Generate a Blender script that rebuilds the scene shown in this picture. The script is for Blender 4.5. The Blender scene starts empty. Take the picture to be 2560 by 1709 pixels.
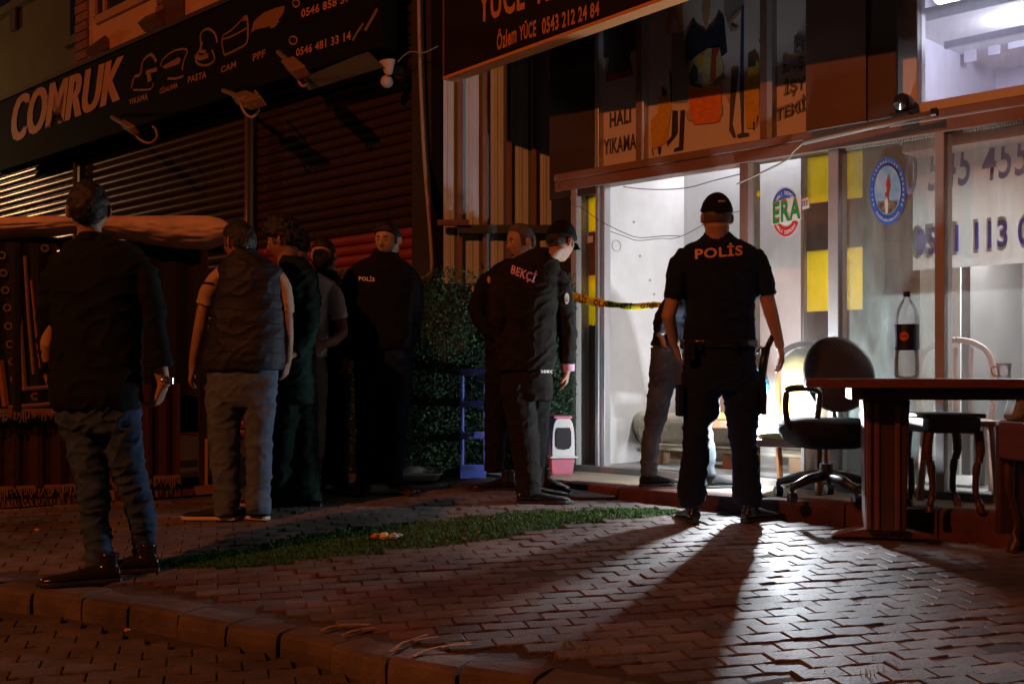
import bpy, bmesh, math, random
import numpy as np
from mathutils import Vector, Matrix, noise
from mathutils.bvhtree import BVHTree
random.seed(7); rng = np.random.RandomState(7)
S = bpy.context.scene; C = S.collection
F = 2850.0; CX = 1280.0; HY = 940.0; ZC = 1.215; GS = 0.062      # focal length, horizon, eye height, fall of the pavement
# ------------------------------------------------------------------ camera, sky, lamps
cam = bpy.data.cameras.new('camera'); co = bpy.data.objects.new('camera', cam); C.objects.link(co)
co.location = (0, 0, ZC); co.rotation_euler = (math.pi/2, 0, 0)
cam.sensor_width = 36; cam.lens = F/2560*36; cam.shift_y = (HY-854.5)/2560; cam.clip_end = 500; cam.clip_start = .05
S.camera = co
w = bpy.data.worlds.new("World"); S.world = w; w.use_nodes = True
nt = w.node_tree; bg = nt.nodes['Background']
sk = nt.nodes.new('ShaderNodeTexSky'); sk.sky_type = 'NISHITA'; sk.sun_disc = False
sk.sun_elevation = math.radians(0); sk.sun_rotation = math.radians(20)
nt.links.new(sk.outputs[0], bg.inputs[0]); bg.inputs[1].default_value = 0.018
vs = S.view_settings; vs.view_transform = 'Standard'; vs.look = 'None'; vs.gamma = 1; vs.exposure = 0; vs.use_curve_mapping = False
S.cycles.max_bounces = 6; S.cycles.transparent_max_bounces = 12; S.cycles.sample_clamp_indirect = 4
S.cycles.use_denoising = True
def lamp(name, kind, loc, col, power, **k):
    l = bpy.data.lights.new(name, kind); l.color = col; l.energy = power
    for a, v in k.items(): setattr(l, a, v)
    o = bpy.data.objects.new(name, l); o.location = loc; C.objects.link(o); return o
SODIUM = (1.0, .235, .050)
def aim(o, tgt):
    o.rotation_euler = (Vector(tgt)-o.location).to_track_quat('-Z', 'Y').to_euler()
l = lamp('street_lamp_light', 'SPOT', (-8.0, -3.0, 8.6), SODIUM, 2800, shadow_soft_size=.12, spot_size=2.4, spot_blend=.5); aim(l, (0, 7, 0))
l = lamp('far_street_lamp_light', 'SPOT', (-12.3, 18.2, 4.7), (1, .62, .28), 200, shadow_soft_size=.09, spot_size=2.6, spot_blend=.5); aim(l, (-7, 15.8, 2.5))
l = lamp('work_light_glow', 'POINT', (1.508, 7.02, .985), (.86, .93, 1), 270, shadow_soft_size=.034)
l = lamp('work_light_beam', 'SPOT', (1.508, 7.02, .985), (.86, .93, 1), 520, shadow_soft_size=.034, spot_size=1.9, spot_blend=1); aim(l, (.75, 0, 1.05))
l = lamp('ceiling_tube_light', 'AREA', (1.95, 8.75, 3.25), (.88, .91, 1), 18, shape='RECTANGLE', size=1.1, size_y=.12)
l.rotation_euler = (0, 0, math.radians(-45))
l = lamp('upper_room_light', 'POINT', (2.95, 6.62, 3.27), (.82, .84, 1), 17, shadow_soft_size=.05)

l = lamp('added_banner_backlight', 'AREA', (3.35, 7.55, 2.44), (.90, .97, 1), 130, shape='RECTANGLE', size=1.1, size_y=.12); l.rotation_euler = (0, 0, math.radians(-45))  # added lamp, brightens the number banner from behind
# ------------------------------------------------------------------ helpers
def P(px, py, Y): return Vector(((px-CX)/F*Y, Y, ZC+(HY-py)/F*Y))
def gz(Y): return GS*min(Y, 9.3)
def G(px, py):
    Y = ZC/((py-HY)/F+GS); return P(px, py, Y)
PZ = ZC-.70                                                        # level of the shop's raised step
def PL(px, py):
    Y = .70*F/(py-HY); return P(px, py, Y)
def node(nt, t, **k):
    n = nt.nodes.new(t)
    for a, v in k.items(): setattr(n, a, v)
    return n
MATS = {}
def M(name, rgb, rough=.8, metal=0, ns=None, na=.25, bump=0, bs=60, spec=.5, rand=0, coat=0, coords='Object', stretch=None, col2=None, sheen=0, stain=0):
    if name in MATS: return MATS[name]
    m = bpy.data.materials.new(name); m.use_nodes = True; t = m.node_tree; b = t.nodes['Principled BSDF']
    b.inputs['Roughness'].default_value = rough; b.inputs['Metallic'].default_value = metal
    b.inputs['Specular IOR Level'].default_value = spec; b.inputs['Coat Weight'].default_value = coat
    b.inputs['Sheen Weight'].default_value = sheen
    b.inputs['Base Color'].default_value = (*rgb, 1)
    tc = node(t, 'ShaderNodeTexCoord'); vec = tc.outputs[coords]
    if stretch:
        mp = node(t, 'ShaderNodeMapping'); mp.inputs['Scale'].default_value = stretch
        t.links.new(vec, mp.inputs[0]); vec = mp.outputs[0]
    last = None
    if ns or rand:
        c2 = col2 or tuple(c*(1-na) for c in rgb)
        mx = node(t, 'ShaderNodeMix', data_type='RGBA'); mx.inputs[6].default_value = (*rgb, 1); mx.inputs[7].default_value = (*c2, 1)
        if ns:
            n = node(t, 'ShaderNodeTexNoise'); n.inputs['Scale'].default_value = ns; n.inputs['Detail'].default_value = 6; n.inputs['Roughness'].default_value = .65
            t.links.new(vec, n.inputs['Vector'])
            r = node(t, 'ShaderNodeMapRange'); r.inputs[1].default_value = .35; r.inputs[2].default_value = .65
            t.links.new(n.outputs[0], r.inputs[0]); t.links.new(r.outputs[0], mx.inputs[0])
        else: mx.inputs[0].default_value = 0
        last = mx.outputs[2]
        if rand:
            oi = node(t, 'ShaderNodeObjectInfo'); hs = node(t, 'ShaderNodeHueSaturation')
            mr = node(t, 'ShaderNodeMapRange'); mr.inputs[3].default_value = 1-rand; mr.inputs[4].default_value = 1+rand
            t.links.new(oi.outputs['Random'], mr.inputs[0]); t.links.new(mr.outputs[0], hs.inputs['Value']); t.links.new(last, hs.inputs['Color']); last = hs.outputs[0]
        if stain:
            ge = node(t, 'ShaderNodeNewGeometry'); n2 = node(t, 'ShaderNodeTexNoise'); n2.inputs['Scale'].default_value = 1.7; n2.inputs['Detail'].default_value = 7; n2.inputs['Roughness'].default_value = .6
            t.links.new(ge.outputs['Position'], n2.inputs['Vector']); r2 = node(t, 'ShaderNodeMapRange'); r2.inputs[1].default_value = .35; r2.inputs[2].default_value = .65; r2.inputs[3].default_value = 1-stain; r2.inputs[4].default_value = 1+stain*.6
            h2 = node(t, 'ShaderNodeHueSaturation'); t.links.new(n2.outputs[0], r2.inputs[0]); t.links.new(r2.outputs[0], h2.inputs['Value']); t.links.new(last, h2.inputs['Color']); last = h2.outputs[0]
        t.links.new(last, b.inputs['Base Color'])
    if bump:
        n = node(t, 'ShaderNodeTexNoise'); n.inputs['Scale'].default_value = bs; n.inputs['Detail'].default_value = 5
        t.links.new(vec, n.inputs['Vector'])
        bu = node(t, 'ShaderNodeBump'); bu.inputs['Strength'].default_value = bump; bu.inputs['Distance'].default_value = .004
        t.links.new(n.outputs[0], bu.inputs['Height']); t.links.new(bu.outputs[0], b.inputs['Normal'])
    MATS[name] = m; return m
def EM(name, rgb, s):
    if name in MATS: return MATS[name]
    m = bpy.data.materials.new(name); m.use_nodes = True; t = m.node_tree; b = t.nodes['Principled BSDF']
    b.inputs['Base Color'].default_value = (*rgb, 1); b.inputs['Emission Color'].default_value = (*rgb, 1); b.inputs['Emission Strength'].default_value = s
    MATS[name] = m; return m
def glass(name, dirt=.06, tint=(1, 1, 1), dcol=(.75, .75, .72), stretch=(3, 3, .8)):
    if name in MATS: return MATS[name]
    m = bpy.data.materials.new(name); m.use_nodes = True; t = m.node_tree; t.nodes.remove(t.nodes['Principled BSDF']); out = t.nodes['Material Output']
    tr = node(t, 'ShaderNodeBsdfTransparent'); tr.inputs[0].default_value = (*tint, 1)
    gl = node(t, 'ShaderNodeBsdfGlossy'); gl.inputs['Roughness'].default_value = .03
    fr = node(t, 'ShaderNodeFresnel'); fr.inputs[0].default_value = 1.45
    a = node(t, 'ShaderNodeMixShader'); t.links.new(fr.outputs[0], a.inputs[0]); t.links.new(tr.outputs[0], a.inputs[1]); t.links.new(gl.outputs[0], a.inputs[2])
    d = node(t, 'ShaderNodeBsdfDiffuse'); d.inputs[0].default_value = (*dcol, 1)
    tl = node(t, 'ShaderNodeBsdfTranslucent'); tl.inputs[0].default_value = (*dcol, 1)
    dd = node(t, 'ShaderNodeMixShader'); dd.inputs[0].default_value = .4; t.links.new(d.outputs[0], dd.inputs[1]); t.links.new(tl.outputs[0], dd.inputs[2])
    tc = node(t, 'ShaderNodeTexCoord'); mp = node(t, 'ShaderNodeMapping'); mp.inputs['Scale'].default_value = stretch
    n = node(t, 'ShaderNodeTexNoise'); n.inputs['Scale'].default_value = 3; n.inputs['Detail'].default_value = 8; n.inputs['Roughness'].default_value = .7
    t.links.new(tc.outputs['Object'], mp.inputs[0]); t.links.new(mp.outputs[0], n.inputs['Vector'])
    r = node(t, 'ShaderNodeMapRange'); r.inputs[1].default_value = .3; r.inputs[2].default_value = .75; r.inputs[3].default_value = dirt*.35; r.inputs[4].default_value = dirt*1.8
    t.links.new(n.outputs[0], r.inputs[0])
    b = node(t, 'ShaderNodeMixShader'); t.links.new(r.outputs[0], b.inputs[0]); t.links.new(a.outputs[0], b.inputs[1]); t.links.new(dd.outputs[0], b.inputs[2])
    t.links.new(b.outputs[0], out.inputs[0]); MATS[name] = m; return m

def obj(name, bm, mat, parent=None, smooth=False, bevel=0, loc=None, rz=0):
    if isinstance(bm, bpy.types.Mesh): me = bm
    else:
        bmesh.ops.recalc_face_normals(bm, faces=bm.faces)
        me = bpy.data.meshes.new(name); bm.to_mesh(me); bm.free()
        if mat: me.materials.append(mat)
        if smooth: me.polygons.foreach_set('use_smooth', [True]*len(me.polygons))
    o = bpy.data.objects.new(name, me); C.objects.link(o)
    if parent: o.parent = parent
    if loc is not None: o.location = loc
    o.rotation_euler[2] = rz
    if bevel:
        b = o.modifiers.new('bevel', 'BEVEL'); b.width = bevel; b.segments = 2; b.limit_method = 'ANGLE'; b.angle_limit = .6
    return o
def T(name, label, cat, loc=(0, 0, 0), rz=0, group=None):
    o = bpy.data.objects.new(name, None); o.empty_display_size = .1; C.objects.link(o); o.location = loc; o.rotation_euler[2] = rz
    o['label'] = label; o['category'] = cat
    if group: o['group'] = group
    return o
def tag(o, label, cat, group=None):
    o['label'] = label; o['category'] = cat
    if group: o['group'] = group
    return o
def struct(o): o['kind'] = 'structure'; return o
def stuff(o): o['kind'] = 'stuff'; return o
def box(bm, x0, x1, y0, y1, z0, z1, mat=None):
    v = [bm.verts.new((x, y, z)) for z in (z0, z1) for x, y in ((x0, y0), (x1, y0), (x1, y1), (x0, y1))]
    for f in ((3, 2, 1, 0), (4, 5, 6, 7), (0, 1, 5, 4), (1, 2, 6, 5), (2, 3, 7, 6), (3, 0, 4, 7)): bm.faces.new([v[i] for i in f])
    if mat is not None: bmesh.ops.transform(bm, matrix=mat, verts=v)
    return v
def B(*a, mat=None):
    bm = bmesh.new(); box(bm, *a, mat=mat); return bm
def rings(bm, R, cap=True, closed=False):
    n = len(R[0]); V = [[bm.verts.new(p) for p in r] for r in R]
    rr = list(zip(V, V[1:]+([V[0]] if closed else [])))
    if not closed: rr = rr[:len(V)-1]
    for a, b in rr:
        for i in range(n): bm.faces.new((a[i], a[(i+1) % n], b[(i+1) % n], b[i]))
    if cap and not closed:
        bm.faces.new(V[0][::-1]); bm.faces.new(V[-1])
def tube(bm, pts, r, n=8, flat=1, up=(0, 0, 1), cap=True):
    pts = [Vector(p) for p in pts]; rs = r if isinstance(r, (list, tuple)) else [r]*len(pts); R = []
    for i, p in enumerate(pts):
        t = (pts[min(i+1, len(pts)-1)]-pts[max(i-1, 0)]).normalized()
        u = Vector(up); 
        if abs(t.dot(u)) > .95: u = Vector((0, 1, 0)) if abs(t.y) < .9 else Vector((1, 0, 0))
        s = t.cross(u).normalized(); q = s.cross(t)
        R.append([p+s*rs[i]*math.cos(a)+q*rs[i]*flat*math.sin(a) for a in [2*math.pi*k/n for k in range(n)]])
    rings(bm, R, cap)
def TB(pts, r, **k):
    bm = bmesh.new(); tube(bm, pts, r, **k); return bm
def lathe(bm, prof, n=24, c=(0, 0, 0)):
    R = [[Vector((c[0]+r*math.cos(2*math.pi*k/n), c[1]+r*math.sin(2*math.pi*k/n), c[2]+z)) for k in range(n)] for r, z in prof]
    rings(bm, R)
def poly(bm, pts, thick=0, d=(0, 0, 1)):
    """flat outline, given thickness along d"""
    v = [bm.verts.new(p) for p in pts]; f = bm.faces.new(v)
    if thick:
        e = bmesh.ops.extrude_face_region(bm, geom=[f]); nv = [g for g in e['geom'] if isinstance(g, bmesh.types.BMVert)]
        bmesh.ops.translate(bm, verts=nv, vec=Vector(d)*thick)
def catmull(pts, k=6):
    pts = [Vector(p) for p in pts]; out = []
    for i in range(len(pts)-1):
        a, b, c, d = pts[max(i-1, 0)], pts[i], pts[i+1], pts[min(i+2, len(pts)-1)]
        for j in range(k):
            t = j/k; out.append(.5*((2*b)+(c-a)*t+(2*a-5*b+4*c-d)*t*t+(3*b-3*c+d-a)*t**3))
    out.append(pts[-1]); return out
def text_mesh(body, size=1, shear=0, bold=0, sx=1, extrude=0, align='LEFT', space=1):
    cu = bpy.data.curves.new('t', 'FONT'); cu.body = body; cu.size = size; cu.shear = shear; cu.offset = bold; cu.extrude = extrude
    cu.align_x = align; bold = min(bold, .03) if bold < .05 else bold*.55; cu.offset = bold; cu.space_character = space*(1+bold*3.2); cu.resolution_u = 3
    o = bpy.data.objects.new('t', cu); C.objects.link(o)
    dg = bpy.context.evaluated_depsgraph_get(); me = bpy.data.meshes.new_from_object(o.evaluated_get(dg))
    bpy.data.objects.remove(o); bpy.data.curves.remove(cu)
    bm = bmesh.new(); bm.from_mesh(me); bpy.data.meshes.remove(me)
    bmesh.ops.scale(bm, vec=(sx, 1, 1), verts=bm.verts); bm.verts.ensure_lookup_table(); return bm
def fit_text(body, quad, **k):
    """text stretched into four corners (bottom left, bottom right, top right, top left) lying on one plane"""
    bm = text_mesh(body, **k); xs = [v.co.x for v in bm.verts]; ys = [v.co.y for v in bm.verts]
    x0, x1, y0, y1 = min(xs), max(xs), min(ys), max(ys); a, b, c, d = [Vector(q) for q in quad]
    for v in bm.verts:
        u = (v.co.x-x0)/(x1-x0); t = (v.co.y-y0)/(y1-y0); v.co = (a*(1-u)+b*u)*(1-t)+(d*(1-u)+c*u)*t
    return bm
# ------------------------------------------------------------------ materials
paver = M('paver', (.165, .135, .125), .62, ns=9, spec=.35, na=.35, bump=.9, bs=90, rand=.3, stain=.5)
paver_red = M('paver_red', (.15, .085, .07), .65, ns=9, spec=.3, na=.35, bump=.9, bs=90, rand=.25, stain=.5)
road_m = M('road_stone', (.10, .08, .072), .85, ns=7, na=.4, bump=.9, bs=80, rand=.2, stain=.5)
joint = M('joint_sand', (.06, .05, .043), .95, ns=30, bump=.6, bs=120)
kerb_m = M('kerb_concrete', (.12, .092, .08), .9, ns=6, na=.35, bump=1, bs=60, rand=.12, stain=.5)
kerb_red = M('kerb_red_paint', (.12, .035, .022), .85, ns=5, na=.5, bump=.8, bs=50, rand=.1, stain=.5)
plat = M('step_concrete', (.34, .28, .20), .8, ns=4, na=.3, bump=.7, bs=70)
beam_m = M('brown_aluminium', (.23, .13, .10), .45, ns=5, na=.15, spec=.4)
mull_m = M('grey_aluminium', (.36, .34, .33), .4, ns=9, na=.12)
alu = M('bare_aluminium', (.5, .5, .52), .35, .6)
dark = M('dark_metal', (.02, .018, .018), .5, ns=20, na=.3)
blackp = M('black_plastic', (.012, .012, .014), .4)
whitew = M('white_plaster', (.78, .76, .76), .85, ns=1.5, na=.08, bump=.3, bs=20, col2=(.66, .64, .64))
pinkw = M('cream_plaster', (.80, .76, .73), .85, ns=1.3, na=.08, bump=.35, bs=18, col2=(.66, .62, .60))
def translucent(name, rgb, f=.5):
    m = bpy.data.materials.new(name); m.use_nodes = True; t = m.node_tree; out = t.nodes['Material Output']; b_ = t.nodes['Principled BSDF']; b_.inputs['Base Color'].default_value = (*rgb, 1); b_.inputs['Roughness'].default_value = .8
    tl_ = node(t, 'ShaderNodeBsdfTranslucent'); tl_.inputs[0].default_value = (*rgb, 1); mx = node(t, 'ShaderNodeMixShader'); mx.inputs[0].default_value = f
    t.links.new(b_.outputs[0], mx.inputs[1]); t.links.new(tl_.outputs[0], mx.inputs[2]); t.links.new(mx.outputs[0], out.inputs[0]); return m
yellow = translucent('yellow_panel', (.95, .80, .01), .65)
brownp = M('brown_panel', (.13, .075, .05), .6, ns=8, na=.3)
slat_m = M('shutter_metal', (.12, .068, .045), .24, .6, ns=14, na=.3, rand=.1)
cable_m = M('cable_black', (.02, .02, .02), .6)
# ------------------------------------------------------------------ ground: sheet under the pavers, road, kerb
def bary(p, q, t): return Vector(p)*(1-t)+Vector(q)*t
KP = [(-4.4, 5.05), (-3.3, 5.08), (-2.45, 4.98), (-1.95, 4.80), (-1.62, 4.66), (-1.2, 4.42), (-.98, 4.29), (-.75, 4.17), (-.5, 3.97), (-.25, 3.83), (0, 3.72), (.6, 3.42), (1.4, 3.0)]   # front edge of the kerb
kc = catmull([(x, y, 0) for x, y in KP], 8)
def kerb_y(x):
    for a, b in zip(kc, kc[1:]):
        if a.x <= x <= b.x: return a.y+(b.y-a.y)*(x-a.x)/(b.x-a.x+1e-9)
    return kc[0].y if x < kc[0].x else kc[-1].y
bm = bmesh.new()                                                    # joint bed of the pavement, far ground
xs = [-60, -8, *[-5+.4*i for i in range(20)], 8, 60]; ys = [0, .05, .2, .6, 1, 2, 3.2]
for a, b in zip(xs, xs[1:]):
    pr = None
    for t in (0, .3, .6, 1):
        ya, yb = kerb_y(a)+.12+(9.3-kerb_y(a)-.12)*t, kerb_y(b)+.12+(9.3-kerb_y(b)-.12)*t
        cur = [(a, ya, gz(ya)-.009), (b, yb, gz(yb)-.009)]
        if pr: bm.faces.new([bm.verts.new(p) for p in (pr[0], pr[1], cur[1], cur[0])])
        pr = cur
    bm.faces.new([bm.verts.new(p) for p in (pr[0], pr[1], (b, 90, pr[1][2]), (a, 90, pr[0][2]))])
struct(obj('pavement', bm, joint))
pavement = bpy.data.objects['pavement']
bm = bmesh.new(); RD = .075
v = [bm.verts.new(p) for p in ((-60, -40, -40*GS*0-RD-.02), (60, -40, -RD-.02), (60, 0, -RD-.02), (-60, 0, -RD-.02))]; bm.faces.new(v)
v = [bm.verts.new(p) for p in ((-60, 0, -RD-.02), (60, 0, -RD-.02), (60, 5.8, gz(5.8)-RD-.02), (-60, 5.8, gz(5.8)-RD-.02))]; bm.faces.new(v)
road = struct(obj('road', bm, joint))
# kerb stones, cut from the bent line in lengths of about a quarter metre
def kline(s):
    acc = 0
    for a, b in zip(kc, kc[1:]):
        d = (b-a).length
        if acc+d >= s: return a+(b-a)*((s-acc)/d), (b-a).normalized()
        acc += d
    return kc[-1], (kc[-1]-kc[-2]).normalized()
tot = sum((b-a).length for a, b in zip(kc, kc[1:]))
kerb = struct(bpy.data.objects.new('kerb', None)); C.objects.link(kerb)
s = 0
while s < tot-.3:
    L = .262+random.uniform(-.012, .02); bm = bmesh.new(); R = []
    dz = random.uniform(-.006, .006); dn = random.uniform(-.006, .006)
    for q in (0, .012, .25, .5, .75, L/L-.046, 1):
        p, t = kline(s+.006+q*(L-.012)); n = Vector((-t.y, t.x, 0)); e = .003 if q in (0, 1) else 0
        z = gz(p.y)+dz; j = random.uniform(-.003, .003)
        prof = [(0, -.16), (-.004+j, -.05), (.000, -.014), (.008, -.003), (.03, .003), (.10, .005), (.17, .004+j), (.195, -.003), (.2, -.16)]
        R.append([p+n*(a+dn+(e if a < .1 else -e))+Vector((0, 0, z+h-e)) for a, h in prof])
    rings(bm, R); obj('kerb_stone', bm, kerb_m, kerb, smooth=False); s += L
# pavers: zigzag blocks, three hundred nearest as single stones, the others as one piece
A = math.radians(14.5); eu = Vector((math.cos(A), math.sin(A), 0)); ev = Vector((-math.sin(A), math.cos(A), 0))
LP, WP, GP = .176, .100, .0045
def pav_outline():
    pts = []; am = .0045
    for side in (0, 1):
        us = [0, .04, .06, .14, .16, 1]; 
        row = [(GP/2, am), (LP*.18, am), (LP*.32, -am), (LP*.68, -am), (LP*.82, am), (LP-GP/2, am)]
        if side == 0: pts += [(u, -WP/2+GP/2+a) for u, a in row]
        else: pts += [(u, WP/2-GP/2+a) for u, a in row[::-1]]
    return [(u-LP/2, v) for u, v in pts]
PO = pav_outline()
def pav_mesh(name, mat):
    bm = bmesh.new(); n = len(PO)
    def ring(sh, z): return [Vector((u-math.copysign(min(abs(u), sh), u), v-math.copysign(sh, v), z)) for u, v in PO]
    R = [ring(0, -.03), ring(0, -.004), ring(.004, 0)]
    V = [[bm.verts.new(p) for p in r] for r in R]
    for a, b in zip(V, V[1:]):
        for i in range(n): bm.faces.new((a[i], a[(i+1) % n], b[(i+1) % n], b[i]))
    bm.faces.new(V[-1]); me = bpy.data.meshes.new(name); bm.to_mesh(me); bm.free(); me.materials.append(mat); return me
pm, pmr, pmd = pav_mesh('paver', paver), pav_mesh('paver_red', paver_red), pav_mesh('road_paver', road_m)
KF = [(.31, 7.57), (1.03, 6.88), (1.55, 6.48), (2.33, 5.92), (3.7, 4.89)]     # front of the shop's step
def step_y(x):
    if x < KF[0][0]: return 99
    for a, b in zip(KF, KF[1:]):
        if x <= b[0]: return a[1]+(b[1]-a[1])*(x-a[0])/(b[0]-a[0])
    return KF[-1][1]
GR_far = [(330, 1412), (600, 1368), (800, 1328), (1000, 1305), (1250, 1278), (1480, 1268), (1700, 1270)]; GR_near = [(400, 1418), (620, 1414), (800, 1400), (1000, 1377), (1250, 1343), (1500, 1302), (1600, 1292), (1710, 1280)]
def in_grass(px, py):
    if not 340 < px < 1705: return False
    return np.interp(px, *zip(*GR_far))+2 < py < np.interp(px, *zip(*GR_near))-2
items = []
for j in range(-60, 75):
    for i in range(-60, 60):
        c = eu*((i+(.5 if j % 2 else 0))*LP)+ev*(j*WP)
        x, y = c.x, c.y
        if y < 2.5 or y > 9: continue
        px, py = CX+x/y*F, HY+(ZC-gz(y))/y*F
        if not (-160 < px < 2720 and py < 1790): continue
        ky = kerb_y(x)+.26*1.12
        if y > ky and y < step_y(x)-.06 and x > -7 and y < (8.25 if x > -2.2 else 7.4+.0*x): kind = 0
        elif y < kerb_y(x)-.1: kind = 2
        else: continue
        if kind == 0 and in_grass(px, py): continue
        if kind == 0 and (j % 60 in (42, 43, 47, 48, 49, 52)) and x < 1.2 : kind = 1
        items.append(((1/y)**2*1e3*(1 if kind != 2 else .55), j, i, c, kind))
items.sort(key=lambda t: -t[0])
big, small = items[:292], items[292:]
def pmat(c, kind, j, i):
    z = gz(c.y)+(-RD if kind == 2 else 0)+random.uniform(-.0035, .0025)
    und = .004*math.sin(c.x*5+c.y*2)+.003*math.sin(c.y*7-c.x*3)
    Rm = Matrix.Rotation(A+random.uniform(-.012, .012), 4, 'Z'); tilt = Matrix.Rotation(math.atan(GS)+random.gauss(0, .010), 4, 'X') @ Matrix.Rotation(random.gauss(0, .009), 4, 'Y')
    return Matrix.Translation((c.x, c.y, z+und)) @ tilt @ Rm
for it in big:
    o = bpy.data.objects.new('paver', (pm, pmr, pmd)[it[4]]); C.objects.link(o); o.parent = road if it[4] == 2 else pavement
    o.matrix_basis = pmat(it[3], it[4], it[1], it[2])
def joined(lst, me0, name, parent):
    base = np.array([v.co[:] for v in me0.vertices]); faces = [tuple(p.vertices) for p in me0.polygons]; V = []; Fc = []
    for k, it in enumerate(lst):
        m = np.array(pmat(it[3], it[4], it[1], it[2])); V.append(base @ m[:3, :3].T+m[:3, 3]); Fc += [tuple(a+k*len(base) for a in f) for f in faces]
    me = bpy.data.meshes.new(name); me.from_pydata(np.concatenate(V).tolist(), [], Fc); me.materials.append(me0.materials[0]); stuff(obj(name, me, None, parent))
for k, (m0, nm, pa) in enumerate(((pm, 'smaller_pavers', pavement), (pmr, 'red_pavers', pavement), (pmd, 'road_pavers', road))):
    l_ = [it for it in small if it[4] == k]
    if l_: joined(l_, m0, nm, pa)
V = []; Fc = []; k = 0                                            # tiny glossy chips added to put sparkle on the lit stones
for _ in range(2600):
    px, py = random.uniform(1000, 2500), random.uniform(1310, 1709); p_ = G(px, py)
    if p_.y < kerb_y(p_.x)+.3: continue
    r_ = random.uniform(.0009, .0026)*(1 if random.random() < .93 else 2); p_ = p_+Vector((0, 0, .002+r_*.3)); q = [Vector((random.gauss(0, 1), random.gauss(0, 1), random.gauss(0, 1))).normalized()*r_ for _ in range(4)]
    V += [p_+x for x in q]; Fc += [(k, k+1, k+2), (k, k+2, k+3), (k, k+3, k+1), (k+1, k+3, k+2)]; k += 4
me = bpy.data.meshes.new('sparkle_grit'); me.from_pydata([v[:] for v in V], [], Fc); me.materials.append(M('sparkle_grit', (.45, .42, .38), .12, spec=.8)); stuff(obj('sparkle_grit', me, None, pavement))
# sprayed strokes on the kerb
spray = M('spray_paint', (.50, .30, .18), .8, ns=40, na=.4)
def stroke(pts, wd, name, parent, mat, lift=.013):
    bm = bmesh.new(); q = catmull([G(*p)+Vector((0, 0, lift)) for p in pts], 6)
    for sgn in (0,):
        R = []
        for i, p in enumerate(q):
            t = (q[min(i+1, len(q)-1)]-q[max(i-1, 0)]).normalized(); n = t.cross(Vector((0, 0, 1))).normalized()*wd*(1+.25*math.sin(i*2.1))
            R.append([p-n+Vector((0, 0, -.003)), p+n+Vector((0, 0, -.003)), p+n, p-n])
        rings(bm, R)
    return obj(name, bm, mat, parent)
for pts in ([(803, 1583), (830, 1572), (880, 1567), (925, 1568)], [(856, 1594), (890, 1582), (935, 1575)], [(976, 1637), (1005, 1615), (1050, 1600), (1068, 1593)], [(1036, 1609), (1060, 1604), (1097, 1599)],
            [(1033, 1648), (1060, 1635), (1100, 1624), (1140, 1620), (1180, 1617)], [(1105, 1626), (1140, 1617), (1176, 1612)]):
    stroke(pts, .0065, 'sprayed_mark', kerb, spray)

# grass
gm = M('grass', (.055, .165, .018), .7, ns=25, na=.5, spec=.3)
V = []; Fc = []; k = 0
for _ in range(26000):
    px = random.uniform(345, 1705); a, b = np.interp(px, *zip(*GR_far)), np.interp(px, *zip(*GR_near))
    if b-a < 1: continue
    p = G(px, random.uniform(a, b))+Vector((random.gauss(0, .012), random.gauss(0, .012), -.01)); h = random.uniform(.008, .020)*(1+.4*noise.noise(p*4)); an = random.uniform(0, 6.28); le = random.uniform(0, .025); wd = .003
    d = Vector((math.cos(an), math.sin(an), 0)); u = Vector((-d.y, d.x, 0))
    V += [p-u*wd, p+u*wd, p+d*le*.4+Vector((0, 0, h*.6))+u*wd*.7, p+d*le*.4+Vector((0, 0, h*.6))-u*wd*.7, p+d*le+Vector((0, 0, h))]
    Fc += [(k, k+1, k+2, k+3), (k+3, k+2, k+4)]; k += 5
me = bpy.data.meshes.new('grass'); me.from_pydata([v[:] for v in V], [], Fc); me.materials.append(gm)
stuff(tag(obj('grass', me, None), 'long narrow strip of green turf across the pavement', 'grass'))
# weeds at the joints near the kerb
V = []; Fc = []; k = 0
for cx, cy, n in ((1420, 1615, 14), (1465, 1628, 12), (1390, 1648, 10), (1545, 1640, 9), (1500, 1633, 8), (2170, 1690, 9), (2210, 1682, 8)):
    for _ in range(n):
        p = G(cx+random.gauss(0, 14), cy+random.gauss(0, 3)); an = random.uniform(0, 6.28); d = Vector((math.cos(an), math.sin(an), 0)); u = Vector((-d.y, d.x, 0)); h = random.uniform(.015, .04); le = random.uniform(.005, .025)
        V += [p-u*.002, p+u*.002, p+d*le+Vector((0, 0, h))]; Fc.append((k, k+1, k+2)); k += 3
me = bpy.data.meshes.new('weeds'); me.from_pydata([v[:] for v in V], [], Fc); me.materials.append(M('weed', (.25, .26, .04), .7))
stuff(tag(obj('weeds', me, None), 'thin yellowish weeds growing in the joints behind the kerb', 'weeds'))
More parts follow.
